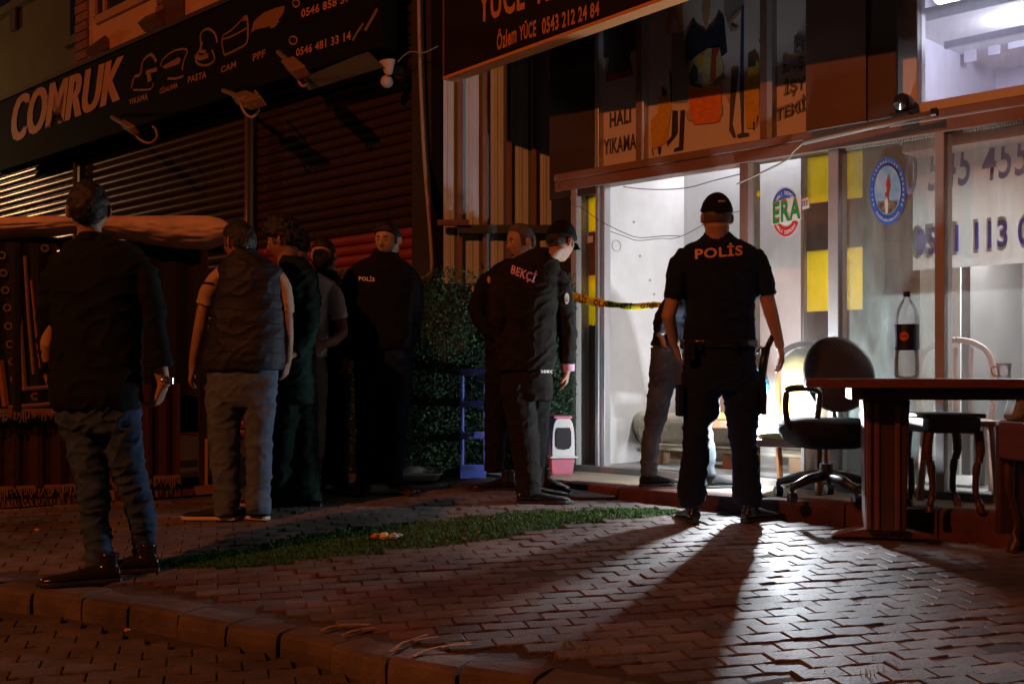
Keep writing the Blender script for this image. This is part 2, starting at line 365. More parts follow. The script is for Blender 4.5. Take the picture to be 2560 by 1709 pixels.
# the shop's raised step with its red kerb
bm = bmesh.new()
back = [(4.9, 4.3), (.45, 8.75), (-.2, 8.2)]
poly(bm, [(x+.02, y+.12, PZ) for x, y in KF]+[(x, y, PZ) for x, y in back], -.35)
step = struct(obj('shop_step', bm, plat))
s = 0; tot = sum(math.dist(a, b) for a, b in zip(KF, KF[1:]))
def kf(s):
    for a, b in zip(KF, KF[1:]):
        d = math.dist(a, b)
        if s <= d: return Vector((a[0]+(b[0]-a[0])*s/d, a[1]+(b[1]-a[1])*s/d, 0)), Vector((b[0]-a[0], b[1]-a[1], 0)).normalized()
        s -= d
    return Vector((*KF[-1], 0)), t
while s < tot-.1:
    L = .5; bm = bmesh.new(); R = []
    for q in (0, .1, .5, .9, 1):
        p, t = kf(min(s+.005+q*(L-.01), tot)); n = Vector((-t.y, t.x, 0)); e = .006 if q in (0, 1) else 0
        R.append([p+n*a+Vector((0, 0, h-e)) for a, h in ((0, PZ-.3), (0, PZ-.025), (.008, PZ-.006), (.03, PZ+.004), (.12, PZ+.005), (.13, PZ-.3))])
    rings(bm, R); obj('kerb_stone', bm, kerb_red, step); s += L

# ------------------------------------------------------------------ the carpet washing shop
FO = Vector((.5, 8.48, 0)); FA = -math.pi/4; fe = Vector((math.sqrt(.5), -math.sqrt(.5), 0)); fi = Vector((math.sqrt(.5), math.sqrt(.5), 0))
def fs(px, n=0):
    k = (px-CX)/F; return (k*(8.48-.70711*n)-.5+.70711*n)/(.70711*(1+k))
def fp(px, py, n=0):
    """point of the shop front's plane (n metres before it) seen at that pixel of the photo, in the shop's own axes"""
    s = fs(px, n); Y = 8.48-.70711*s-.70711*n; return Vector((s, -n, ZC+(HY-py)/F*Y))
shop = T('shop_building', 'single shop front with glass door and windows, lit white inside, brown beams', 'shop', FO, FA)
def quadbox(bm, pts, n0, n1):
    """outline given in photo pixels on the plane n0, as a slab reaching back to n1"""
    poly(bm, [fp(x, y, n0) for x, y in pts], n0-n1, (0, 1, 0))
def QB(pts, n0, n1, **k): bm = bmesh.new(); quadbox(bm, pts, n0, n1); return bm
S0, S1 = fs(1380), fs(2900)
zt = 2.13                                                           # underside of the long beam
zb = PZ
SP = lambda px: fs(px)
# lintel beam over door and windows, transom row above
zbeam = fp(1450, 474).z; zs = fp(1540, 414).z; print('zbeam', zbeam, zs)
obj('beam', B(fs(1398), 4.6, -.05, .09, zbeam, zbeam+.075), beam_m, shop, bevel=.006)
obj('beam', B(fs(1398), 4.6, -.06, .1, zbeam+.077, zs-.002), beam_m, shop, bevel=.006)
obj('threshold', B(fs(1428), 4.6, -.05, .10, PZ-.02, PZ+.045), M('threshold_metal', (.16, .15, .14), .5, ns=8), shop, bevel=.004)
# uprights
def upright(px0, px1, mat, z0=zb, z1=None, y0=-.04, y1=.07, name='mullion', dx=0):
    return obj(name, B(fs(px0), fs(px1), y0, y1, z0, z1 or zbeam), mat, shop, bevel=.004)
upright(1436, 1450, mull_m, name='door_frame'); upright(1492, 1500, alu, name='sliding_door_frame', y0=-.02); upright(1503, 1511, alu, name='sliding_door_frame', y0=.0)
upright(1857, 1874, beam_m, name='door_post'); upright(1874, 1886, mull_m, name='door_post', y0=-.025)
upright(2078, 2104, mull_m); upright(2344, 2368, mull_m); upright(2640, 2670, mull_m)
# wall column left of the door
bm = bmesh.new(); box(bm, fs(1382), fs(1436)-.003, -.02, .12, zb-.05, zbeam-.002); obj('column', bm, dark, shop, bevel=.004)
obj('column', B(fs(1380), fs(1496), -.03, .12, 2.55, 6.2), M('dark_brown_column', (.045, .028, .024), .6, ns=5), shop, bevel=.004)
# board just inside the glass beside the door: brown with yellow squares
zlo = zb+.02
for ya, yb in ((690, 812), (474, 578)):
    a, b = fp(1455, ya, -.085), fp(1484, yb, -.085); obj('yellow_square', B(fs(1452)+.003, fs(1486), .085, .09, b.z, a.z), yellow, shop)
    obj('display_board', B(fs(1452), fs(1490), .09, .12, zlo, b.z-.002), brownp, shop); zlo = a.z+.002
obj('display_board', B(fs(1452), fs(1490), .09, .12, zlo, zbeam), brownp, shop)
a, b = fp(1459, 592, -.085), fp(1482, 606, -.085); obj('paper_note', B(a.x, b.x, .084, .0885, b.z, a.z), whitew, shop)
# inner room
XA, XB = fs(1452), 4.6
zf, zc_ = PZ+.03, 3.3
obj('interior_floor', B(XA-.1, XB, .13, 4.2, zf-.1, zf), M('floor_screed', (.30, .29, .27), .7, ns=5), shop)
kx = .0
obj('side_wall', B(XA-.12, XA-.002, .13, 4.2, zf, zc_), pinkw, shop)
def wallmark(px, py, r_, nm='pencil_circle'):
    k = (px-CX)/F; d_ = (k*(8.48-.70711*XA)-.5-.70711*XA)/(.70711*(1-k)); Y = 8.48-.70711*XA+.70711*d_; z = ZC+(HY-py)/F*Y; bm = bmesh.new(); R = []
    for k in range(16): an = k*math.pi/8; R.append([Vector((XA+x_, d_+rr_*math.cos(an), z+rr_*math.sin(an)*.8)) for x_, rr_ in ((-.001, r_), (.0015, r_), (.0015, r_-.004), (-.001, r_-.004))])
    rings(bm, R, closed=True); obj(nm, bm, M('pencil', (.25, .24, .24), .8), shop)
wallmark(1541, 614, .055)
for x_, y_ in ((1625, 700), (1635, 735), (1585, 555), (1600, 640)): wallmark(x_, y_, .012, 'plaster_chip')
BD = 1.28
zw = 2.9
sx2 = 1.94
obj('inner_wall', B(XA, 2.32, BD, BD+.1, zf+.0, zc_), whitew, shop)
obj('inner_wall_base', B(XA, 2.318, BD-.012, BD-.002, zf, zf+.12), M('skirting', (.45, .43, .40), .7), shop)
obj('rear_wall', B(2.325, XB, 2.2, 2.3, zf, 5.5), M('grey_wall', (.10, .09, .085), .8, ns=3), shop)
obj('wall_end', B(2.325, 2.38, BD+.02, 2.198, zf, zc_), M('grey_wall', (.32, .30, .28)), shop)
obj('ceiling', B(XA, XB, .12, 4.2, zc_+.002, zc_+.08), whitew, shop)
obj('far_side_wall', B(XB+.002, XB+.1, -.05, 4.2, zb, 6), whitew, shop)
# tube lamp fixture in the room
tl = T('ceiling_lamp', 'lit tube lamp on the ceiling of the white room behind the door', 'lamp', FO+fe*.95+fi*1.2*.6+Vector((0, 0, 3.28)), FA)
obj('tube', B(-.55, .55, -.03, .03, -.03, -.0), EM('tube_glow', (.93, .93, 1), 4), tl, bevel=.01); obj('housing', B(-.6, .6, -.05, .05, .001, .02), whitew, tl)
tl2 = T('ceiling_lamp', 'added tube lamp, unseen behind the number banner, brightening it from the back', 'lamp', Vector((3.35, 7.55, 2.475)), FA)  # fitting added to go with the banner's backlight
obj('tube', B(-.55, .55, -.03, .03, -.02, .01), EM('tube_glow', (.93, .93, 1), 4), tl2, bevel=.01); obj('housing', B(-.6, .6, -.05, .05, .012, .055), whitew, tl2)
# display boards with yellow squares standing behind the windows
def board(pxa, pxb, d, ysq, nm):
    a = fp(pxa, 400, -d); b = fp(pxb, 400, -d); z_ = zf
    for (xa, xb, ya, yb) in ysq[::-1]:
        p, q = fp(xa, ya, -d), fp(xb, yb, -d); obj('yellow_square', B(p.x, q.x, d+.004, d+.009, q.z, p.z), yellow, shop); obj(nm, B(q.x+.002, b.x, d, d+.03, q.z, p.z), brownp, shop)
        obj(nm, B(a.x, b.x, d, d+.03, z_, q.z-.002), brownp, shop); z_ = p.z+.002
    obj(nm, B(a.x, b.x, d, d+.03, z_, zbeam+.1), brownp, shop)
board(2012, 2300, .42, [(2017, 2162, 395, 492), (2017, 2162, 628, 772)], 'display_board')
obj('board_edge', B(fp(2004, 0, -.40).x, fp(2012, 0, -.40).x, .39, .45, zf, zbeam+.1), mull_m, shop)
obj('board_edge', B(fp(2164, 0, -.40).x, fp(2212, 0, -.40).x, .36, .40, zf, zbeam+.1), M('olive_board', (.18, .15, .05), .7, ns=4), shop)
# phone number banner hung inside windows two and three
ban = translucent('banner_white', (.82, .82, .80))
bl = fp(2282, 400, -.30); obj('number_banner', B(bl.x, 4.5, .30, .305, fp(2400, 668, -.3).z, zbeam+.1), ban, shop)
bl2 = fp(2400, 520, -.29)
blue_l = translucent('print_greyblue', (.22, .26, .50), .6); blue_d = translucent('print_blue', (.10, .13, .85), .7); grn = translucent('print_outline', (.12, .22, .20), .5); wh = translucent('print_white', (.85, .85, .85), .6)
def ftext(body, x0, x1, yb0, yt0, yb1, yt1, n, mat, name='lettering', **k):
    q = [fp(x0, yb0, n), fp(x1, yb1, n), fp(x1, yt1, n), fp(x0, yt0, n)]
    o = obj(name, fit_text(body, q, **k), mat, shop); return o
ftext('0 545 455 4', 2263, 2640, 490, 386, 424, 322, -.292, blue_l, bold=.012, shear=.12, space=1.05)
for bold, mat, n in ((.10, grn, -.294), (.088, wh, -.291), (.045, mat, -.288) if 0 else (.03, blue_d, -.288)):
    e = {.10: 9, .088: 7, .03: 0}[bold]
    ftext('0541 113 08 42', 2288-e, 2700+e, 640+e, 572-e, 598+e, 528-e, n, mat, bold=bold)
# ERA sticker, round sticker, phone sticker
stw = M('sticker_white', (.75, .75, .72), .5); stg = M('sticker_green', (.02, .28, .06), .5); str_ = M('sticker_red', (.55, .03, .03), .5); stb = M('sticker_blue', (.03, .16, .62), .5)
def disc(px, py, rx, ry, n, mat, name, a0=0, a1=360, r0=0, th=.001, parent=None):
    bm = bmesh.new(); N = 48
    pts = [(px+rx*math.cos(math.radians(a0+(a1-a0)*k/N)), py-ry*math.sin(math.radians(a0+(a1-a0)*k/N))) for k in range(N+(0 if a1-a0 == 360 else 1))]
    if r0: pts += [(px+rx*r0*math.cos(math.radians(a1-(a1-a0)*k/N)), py-ry*r0*math.sin(math.radians(a1-(a1-a0)*k/N))) for k in range(N+1)]
    q = [fp(x, y, n) for x, y in pts]
    if r0:
        m = N+1
        V = [bm.verts.new(p) for p in q]
        for i in range(N): bm.faces.new((V[i], V[i+1], V[2*m-2-i], V[2*m-1-i]))
    else: poly(bm, q, th, (0, 1, 0))
    return obj(name, bm, mat, parent or shop)
N0 = .012
disc(1964, 531, 36, 62, N0, stw, 'sticker')
disc(1964, 531, 35, 60, N0+.002, stb, 'sticker_print', 20, 160, .62); disc(1964, 531, 35, 60, N0+.002, str_, 'sticker_print', 205, 335, .62)
bm = bmesh.new(); poly(bm, [fp(x, y, N0+.003) for x, y in ((1930, 505), (2002, 488), (2003, 548), (1929, 563))], .001, (0, 1, 0)); obj('sticker', bm, stw, shop)
ftext('ERA', 1932, 2001, 560, 508, 546, 493, N0+.006, stg, bold=.055)
def arctext(body, cx, cy, rx, ry, a0, a1, size, n, mat, flip=False):
    bm = bmesh.new()
    for i, ch in enumerate(body):
        if ch == ' ': continue
        a = math.radians(a0+(a1-a0)*i/(len(body)-1)); t = text_mesh(ch, size=1, bold=.03, align='CENTER')
        ca, sa = math.cos(a), math.sin(a); rot = a-math.pi/2 if not flip else a+math.pi/2
        me = bpy.data.meshes.new('x')
        for v in t.verts:
            x, y = v.co.x*size, (v.co.y-.35)*size*1.0; X = x*math.cos(rot)-y*math.sin(rot); Y = x*math.sin(rot)+y*math.cos(rot)
            v.co = fp(cx+rx*ca+X*rx/ry*1.0, cy-(ry*sa+Y), n)
        t.to_mesh(me); t.free(); bm.from_mesh(me); bpy.data.meshes.remove(me)
    return obj('lettering', bm, mat, shop)
arctext('HALI DEPOSU', 1964, 531, 28.5, 49, 140, 40, 13, N0+.005, stw); arctext('HALI DEPOSU', 1964, 531, 28.5, 49, 222, 318, 13, N0+.005, stw, flip=True)
bm = bmesh.new(); poly(bm, [fp(x, y, N0+.002) for x, y in ((2004, 499), (2020, 493), (2024, 519), (2006, 525))], .001, (0, 1, 0)); obj('sticker', bm, stw, shop)
for i, (x, m_) in enumerate(((2007, stb), (2012, str_), (2017, stg))):
    bm = bmesh.new(); poly(bm, [fp(a, b, N0+.004) for a, b in ((x-1.5, 503-i), (x+1.5, 502-i), (x+1.5, 516-i), (x-1.5, 517-i))], .0006, (0, 1, 0)); obj('sticker_print', bm, m_, shop)
bm = bmesh.new(); poly(bm, [fp(x, y, N0+.001) for x, y in ((1896, 476), (1901, 485), (1896, 494), (1891, 485))], .001, (0, 1, 0)); obj('yellow_tag', bm, yellow, shop)
disc(2219, 477, 45, 84, N0, stb, 'round_sticker', th=.0015)
skyp = M('sticker_sky', (.10, .42, .75), .5, ns=7, col2=(.45, .65, .8)); disc(2219, 476, 33, 62, N0+.0025, skyp, 'sticker_print', th=.0006)
disc(2219, 476, 35, 65, N0+.0018, M('sticker_navy', (.01, .06, .4), .5), 'sticker_print', th=.0004)
bm = bmesh.new(); poly(bm, [fp(x, y, N0+.004) for x, y in ((2192, 506), (2244, 504), (2238, 524), (2228, 534), (2216, 537), (2204, 530), (2196, 520))], .0005, (0, 1, 0)); obj('sticker_print', bm, M('sticker_ruin', (.06, .06, .055), .6, ns=40, col2=(.3, .28, .2)), shop)
for pts, m_ in ((((2219, 436), (2222, 455), (2224, 470), (2222, 480), (2216, 478), (2215, 462)), str_), (((2220, 462), (2223, 468), (2221, 476), (2216, 476), (2216, 468)), yellow), (((2214, 490), (2217, 486), (2221, 508), (2219, 534), (2214, 534), (2211, 505)), stw), (((2213, 482), (2221, 478), (2220, 492), (2212, 503)), M('sticker_red', (.55, .03, .03)))):
    bm = bmesh.new(); poly(bm, [fp(x, y, N0+.0055) for x, y in pts], .0005, (0, 1, 0)); obj('sticker_print', bm, m_, shop)
arctext('HALI YIKAMACILAR DERNEĞİ', 2219, 477, 39.5, 74, 208, -28, 10, N0+.004, stw); arctext('KAHRAMANMARAŞ', 2219, 477, 39.5, 74, 228, 312, 10, N0+.004, stw, flip=True)
# glass
g1 = glass('window_glass', .10); g2 = glass('dirty_glass', .24, dcol=(.58, .70, .68)); g3 = glass('far_right_glass', .12, dcol=(.7, .7, .7))
for a, b, g in ((1886, 2078, glass('door_glass', .05)), (2104, 2344, g2), (2368, 2640, g3)):
    obj('window_pane', B(fs(a), fs(b), .0, .008, PZ+.045, zbeam), g, shop)
# rubber seal teeth along the top of the panes
bm = bmesh.new()
s = fs(2106)
while s < fs(2640):
    if not fs(2343) < s < fs(2369): box(bm, s, s+.008, -.012, -.002, zbeam-.014, zbeam)
    s += .016
stuff(obj('seal_teeth', bm, M('seal', (.62, .6, .5), .6), shop))
# ------- row of transom windows with printed sheets behind
zs = fp(1540, 414).z                                                # sill
post = M('poster_sheet', (.60, .56, .54), .6, ns=3, na=.05)
for a, b, m_, nm in ((1496, 1505, alu, 'transom_frame'), (1598, 1612, beam_m, 'transom_frame'), (1612, 1617, alu, 'transom_frame'), (1908, 1925, beam_m, 'transom_frame'), (1925, 1938, mull_m, 'transom_frame')):
    obj(nm, B(fs(a), fs(b), -.04, .05, zs, 5.0), m_, shop, bevel=.003)
obj('transom_poster', B(fs(1505), fs(1598), .02, .03, zs, 5.0), post, shop); obj('transom_poster', B(fs(1617), fs(1908), .02, .03, zs, 5.0), post, shop); obj('transom_poster', B(fs(1938), fs(2180), .02, .03, zs, 5.0), post, shop)
for a, b in ((1505, 1598), (1617, 1908), (1938, 2180)):
    obj('bottom_strip', B(fs(a)+.02, fs(b)-.02, -.004, .004, zs, zs+.012), whitew, shop)
pr = {'navy': (.02, .025, .05), 'boot': (.02, .018, .02), 'orange': (.75, .20, .02), 'yellow': (.60, .36, .02), 'grey': (.30, .28, .28), 'skin': (.50, .30, .20), 'red': (.40, .05, .03), 'dk': (.07, .06, .06), 'cream': (.5, .42, .2), 'blue': (.04, .06, .15), 'darkgreen': (.03, .08, .06)}
def pp(pts, c, n=-.016):
    bm = bmesh.new(); poly(bm, [fp(x, y, n) for x, y in pts], -.0012 if 0 else .0012, (0, 1, 0)); obj('poster_print', bm, M('print_'+c, pr[c], .6, ns=30, na=.25), shop)
def q8(pts): return [(1480+x/3.733, y/3.733) for x, y in pts]
pp(q8(((950, 190), (985, 250), (1060, 295), (1130, 240), (1190, 125), (1235, 180), (1262, 490), (1200, 540), (1190, 440), (1120, 440), (1060, 470), (1010, 530), (905, 570), (895, 600), (845, 580), (880, 330))), 'navy')
pp(q8(((900, 590), (1000, 500), (1090, 450), (1190, 440), (1220, 600), (1240, 700), (1180, 830), (1000, 830), (905, 740))), 'cream', -.0145)
pp(q8(((950, 600), (985, 640), (990, 740), (950, 780), (910, 700))), 'darkgreen', -.013); pp(q8(((1120, 460), (1195, 440), (1160, 540), (1150, 790), (1100, 770))), 'red', -.013); pp(q8(((1005, 520), (1050, 500), (1040, 600), (1000, 640))), 'yellow', -.013); pp(q8(((1000, 690), (1030, 700), (1025, 780), (975, 770))), 'grey', -.0125)
pp(q8(((905, 700), (950, 780), (1030, 790), (1020, 825), (910, 790))), 'dk', -.012); pp(q8(((1240, 690), (1240, 740), (1130, 800), (1140, 770))), 'dk', -.012)
pp(q8(((905, 800), (1040, 830), (1215, 790), (1210, 900), (1195, 1130), (1120, 1150), (945, 1165), (905, 1050))), 'orange', -.0115)
pp(q8(((870, 1050), (910, 1030), (940, 1080), (935, 1130), (890, 1120))), 'skin', -.0105); pp(q8(((1185, 990), (1215, 980), (1215, 1080), (1180, 1090))), 'skin', -.0105)
pp(q8(((1030, 0), (1110, 0), (1100, 130), (1065, 290), (1035, 180))), 'skin')
pp(q8(((700, 0), (850, 0), (840, 90), (860, 270), (820, 300), (790, 190), (760, 120), (720, 330), (695, 320))), 'yellow')
pp(q8(((745, 310), (860, 300), (905, 620), (890, 960), (760, 970), (740, 700))), 'grey'); pp(q8(((720, 640), (745, 700), (750, 960), (735, 960))), 'dk', -.0145)
pp(q8(((750, 1030), (800, 1035), (800, 1240), (760, 1300), (700, 1370), (700, 1325), (740, 1270))), 'boot'); pp(q8(((825, 1030), (868, 1025), (850, 1400), (760, 1420), (770, 1385), (810, 1370))), 'boot')
pp(q8(((615, 920), (650, 890), (690, 860), (730, 900), (740, 1020), (700, 1330), (560, 1400), (545, 1130), (615, 1050))), 'yellow', -.0145); pp(q8(((650, 800), (670, 830), (700, 850), (690, 910), (655, 890))), 'darkgreen', -.0125)
pp(q8(((557, 1370), (575, 1450), (565, 1455))), 'boot', -.0125); pp(q8(((612, 1380), (645, 1370), (635, 1440), (620, 1445))), 'boot', -.0125)
pp(q8(((1235, 0), (1420, 0), (1380, 120), (1280, 230), (1370, 280), (1290, 300), (1235, 130))), 'grey'); pp(q8(((1270, 200), (1375, 80), (1385, 120), (1275, 245))), 'skin', -.0145)
pp(q8(((1300, 660), (1370, 640), (1340, 900), (1310, 1160), (1345, 1280), (1320, 1290), (1280, 1220), (1290, 900))), 'dk'); pp(q8(((1240, 870), (1310, 850), (1320, 960), (1290, 1000))), 'skin')
pp(q8(((1395, 60), (1418, 60), (1415, 1240), (1465, 1240), (1465, 1270), (1360, 1290), (1350, 1260), (1395, 1240), (1378, 850))), 'blue', -.0145)
pp(q8(((1460, 570), (1520, 520), (1560, 590), (1565, 800), (1555, 1150), (1510, 1200), (1440, 1200), (1420, 840), (1450, 700))), 'yellow', -.013); pp(q8(((1460, 570), (1530, 540), (1530, 620), (1460, 630))), 'darkgreen', -.0115)
pp(q8(((1550, 340), (1590, 430), (1600, 640), (1575, 680), (1585, 600), (1570, 430))), 'dk', -.0115); pp(q8(((1500, 1140), (1518, 1140), (1515, 1210), (1505, 1215))), 'boot', -.0115); pp(q8(((1540, 1080), (1552, 1080), (1545, 1140), (1535, 1145))), 'boot', -.0115)
pp(q8(((100, 240), (410, 150), (420, 470), (365, 490), (350, 540), (385, 700), (130, 770), (160, 540), (90, 545))), 'dk', -.0155)
pp(q8(((155, 700), (370, 650), (385, 700), (135, 765))), 'red', -.0145)
ink = M('poster_ink', (.05, .05, .07), .7)
ftext('HALI', 1524, 1577, 320, 283, 306, 268, -.014, ink, bold=.03); ftext('YIKAMA', 1509, 1590, 388, 350, 372, 332, -.014, ink, bold=.02)
pw = M('poster_pale', (.42, .38, .37), .6)
for body, x0, x1, a, b, c, d in (('EV DÜKKAN', 1988, 2130, 133, 98, 92, 56), ('İNŞAAT', 1958, 2070, 190, 150, 155, 114), ('İŞYERİ', 1962, 2060, 245, 200, 212, 166), ('TEMİZLİĞİ', 1940, 2110, 303, 265, 238, 198)):
    for bold, mt, n, e in ((.085, ink, -.0155, 3), (.035, pw, -.0135, 1), (.0, ink, -.0115, -1)):
        ftext(body, x0-e, x1+e, a+e, b-e, c+e, d-e, n, mt, bold=bold)
# brown sign box standing out before the transoms, upper window with its white frame
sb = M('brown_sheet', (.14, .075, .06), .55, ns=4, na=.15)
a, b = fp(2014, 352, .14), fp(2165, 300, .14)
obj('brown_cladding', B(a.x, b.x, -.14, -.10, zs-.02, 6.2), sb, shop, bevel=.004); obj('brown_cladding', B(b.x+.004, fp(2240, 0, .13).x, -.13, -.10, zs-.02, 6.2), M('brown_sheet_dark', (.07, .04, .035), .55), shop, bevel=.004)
uf = M('white_upvc', (.62, .60, .60), .4); zs2 = fp(2300, 262).z
a = fs(2240); b = fs(2303)
obj('upper_frame', B(a-.02, b, -.05, .06, zs2-.12, 6.2), uf, shop, bevel=.006); obj('upper_frame', B(b+.002, 4.6, -.05, .06, zs2-.12, zs2), uf, shop, bevel=.006)
obj('upper_pane', B(b, 4.6, .0, .008, zs2, 6.0), glass('upper_glass', .10, dcol=(.7, .7, .85)), shop)
zf2 = zs2-.15
obj('upper_floor', B(fs(2240), 4.6, .08, 2.6, zf2-.1, zf2), whitew, shop); obj('upper_back_wall', B(fs(2200), 4.6, 1.5, 1.6, zf2, 6.4), M('lilac_wall', (.62, .60, .70), .8, ns=2, na=.08), shop); obj('upper_side_wall', B(fs(2230)-.1, fs(2230), .07, 1.5, zf2, 6.4), M('lilac_wall', (.62, .6, .7)), shop); obj('upper_ceiling', B(fs(2230), 4.6, .07, 1.6, 5.25, 5.3), whitew, shop)
for i, (x0, x1) in enumerate(((2360, 2395), (2410, 2440), (2470, 2500), (2520, 2560))):
    p, q = fp(x0, 170, -.9), fp(x1, 170-10*i, -.9)
    obj('hanging_cloth', B(p.x, q.x, .9, .912, q.z+.02*i, 5.2), M('lilac_cloth', (.60, .58, .68), .9, ns=3), shop, bevel=.003)
obj('curtain_rail', B(fs(2303), 4.6, .30, .33, fp(2420, 92, -.3).z-.04, fp(2420, 92, -.3).z), M('lilac_cloth', (.5, .5, .6)), shop)
obj('beam_top', B(fs(1496), fs(2240)-.03, -.02, .1, 5.002, 6.2), beam_m, shop)
obj('roof_slab', B(fs(1380), 4.6, -.02, 4.2, 6.21, 6.4), M('concrete', (.3, .28, .26), .9, ns=4), shop)
obj('rear_masonry', B(fs(1380), 4.6, 4.21, 4.35, 0, 6.2), M('concrete', (.3, .28, .26)), shop)
ul = T('upper_lamp', 'bright lamp shining behind the upper right window', 'lamp', FO+fe*3.30+fi*.42+Vector((0, 0, 0)), FA); q = fp(2378, -8, -.42); ul.location = FO+fe*q.x+fi*.42+Vector((0, 0, q.z))
bm = bmesh.new(); bmesh.ops.create_uvsphere(bm, u_segments=20, v_segments=12, radius=.085); bmesh.ops.scale(bm, vec=(1.2, 1.2, .6), verts=bm.verts); obj('bulb', bm, EM('bulb_glow', (.80, .82, 1), 5), ul, smooth=True); obj('bulb_base', TB([(0, 0, .04), (0, 0, .12)], .04), whitew, ul)
# round spotlight and tube fitting on the beam
q = fp(2253, 256, .17); sl = T('spotlight', 'small round unlit spotlight under the corner of the brown cladding', 'spotlight', FO+fe*q.x-fi*.17+Vector((0, 0, q.z-.06)), FA)
bm = bmesh.new(); R = []
for r, y in ((.028, .12), (.05, .06), (.052, 0), (.045, -.004)): R.append([Vector((r*math.cos(k*math.pi/12), y, .06+r*math.sin(k*math.pi/12))) for k in range(24)])
rings(bm, R); obj('lamp_housing', bm, blackp, sl, smooth=False)
bm = bmesh.new(); R = []
for r, y in ((.044, -.006), (.03, .012 - .012), (.012, -.004)): R.append([Vector((r*math.cos(k*math.pi/12), y-.004, .06+r*math.sin(k*math.pi/12))) for k in range(24)])
rings(bm, R); obj('reflector', bm, M('reflector', (.55, .5, .48), .12, .9), sl, smooth=True); obj('bracket', B(-.07, .05, -.01, .05, -.012, .004), blackp, sl, bevel=.003)
p0, p1 = fp(2010, 356, .16), fp(2330, 283, .16); 
tf = T('tube_fitting', 'long unlit tube lamp leaning along the beam above the windows', 'lamp', FO+fe*p0.x-fi*.16+Vector((0, 0, p0.z)), FA)
d = p1-p0; 
obj('tube', TB([(0, 0, 0), tuple(d)], .017, n=12), M('lamp_tube', (.26, .23, .20), .5), tf, smooth=True); obj('end_cap', TB([tuple(d*1.001), tuple(d*1.035)], .026, n=12), blackp, tf)
p2 = fp(1960, 404, .08)-p0; obj('wire', TB(catmull([(0, 0, 0), (p2.x*.5, .04, p2.z*.45), tuple(p2), tuple(p2+Vector((-.35, .0, -.10)))], 6), .006, n=6), M('pale_wire', (.28, .28, .22), .6), tf, smooth=True)
# sagging wires inside the door
wr = M('thin_wire', (.22, .20, .19), .6)
def fwire(pts, n, r, nm, lab):
    q = [fp(x, y, n) for x, y in pts]; o = T(nm, lab, 'wire', FO+fe*q[0].x-fi*n+Vector((0, 0, q[0].z)), FA)
    obj('cable', TB(catmull([p-q[0] for p in q], 6), r, n=6), wr, o, smooth=True)
fwire([(1540, 462), (1580, 470), (1650, 474), (1720, 469), (1790, 450), (1857, 434)], -.5, .004, 'hanging_wire', 'thin wire sagging across the top of the open door')
fwire([(1425, 490), (1433, 512), (1455, 520), (1500, 552), (1560, 582), (1600, 594), (1660, 590), (1700, 590)], .07, .0028, 'hanging_wire', 'thin wire looping from the column down across the yellow board')
fwire([(1513, 574), (1560, 590), (1595, 601), (1650, 596), (1700, 592), (1790, 545), (1856, 526)], -.3, .0028, 'hanging_wire', 'lower thin wire sagging behind the officer\'s cap')
# ------- banner above the door
ba = P(1110, 199, 8.6); bb = P(1655, -5.6, 6.80); bdir = (bb-ba); bdir.z = 0; bl_ = bdir.length*1.9; ang = math.atan2(bdir.y, bdir.x)
bn = T('shop_sign', 'dark sign with orange rim and phone number hung above the glass door', 'sign', ba, ang)
obj('sign_board', B(.012, bl_, .0, .10, .022, 1.6), M('sign_black', (.014, .009, .008), .75, ns=2, spec=.15), bn); rimm = M('sign_rim', (.62, .27, .10), .5)
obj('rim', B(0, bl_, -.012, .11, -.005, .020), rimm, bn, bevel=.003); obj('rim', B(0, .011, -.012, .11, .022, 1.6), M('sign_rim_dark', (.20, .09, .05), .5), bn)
bi = Matrix.Translation(ba) @ Matrix.Rotation(ang, 4, 'Z'); bi = bi.inverted()
def bp(px, py, off=.004):
    n = bi.inverted().to_3x3() @ Vector((0, -1, 0)); o0 = ba+n*off; r = P(px, py, 1)-Vector((0, 0, ZC)); t = (o0-Vector((0, 0, ZC))).dot(n)/r.dot(n); return bi @ (Vector((0, 0, ZC))+r*t)
sgt = M('sign_letter', (.60, .24, .085), .6, ns=12)
def btext(body, x0, x1, yb0, yt0, yb1, yt1, **k):
    obj('lettering', fit_text(body, [bp(x0, yb0), bp(x1, yb1), bp(x1, yt1), bp(x0, yt0)], **k), sgt, bn)
btext('YÜCE', 1196, 1312, 60, -38, 24, -86, bold=.05); btext('TEMİZLİK', 1334, 1560, 14, -92, -60, -180, bold=.05)
btext('Özlem', 1242, 1291, 128, 76, 107, 50, bold=.035); btext('YÜCE', 1298, 1340, 103, 58, 92, 41, bold=.035); btext('0543 212 24 84', 1355, 1498, 88, 46, 40, 2, bold=.035)
for x in (.25, 2.0):
    obj('bracket', B(x, x+.04, .11, .9, 1.0, 1.05), dark, bn)
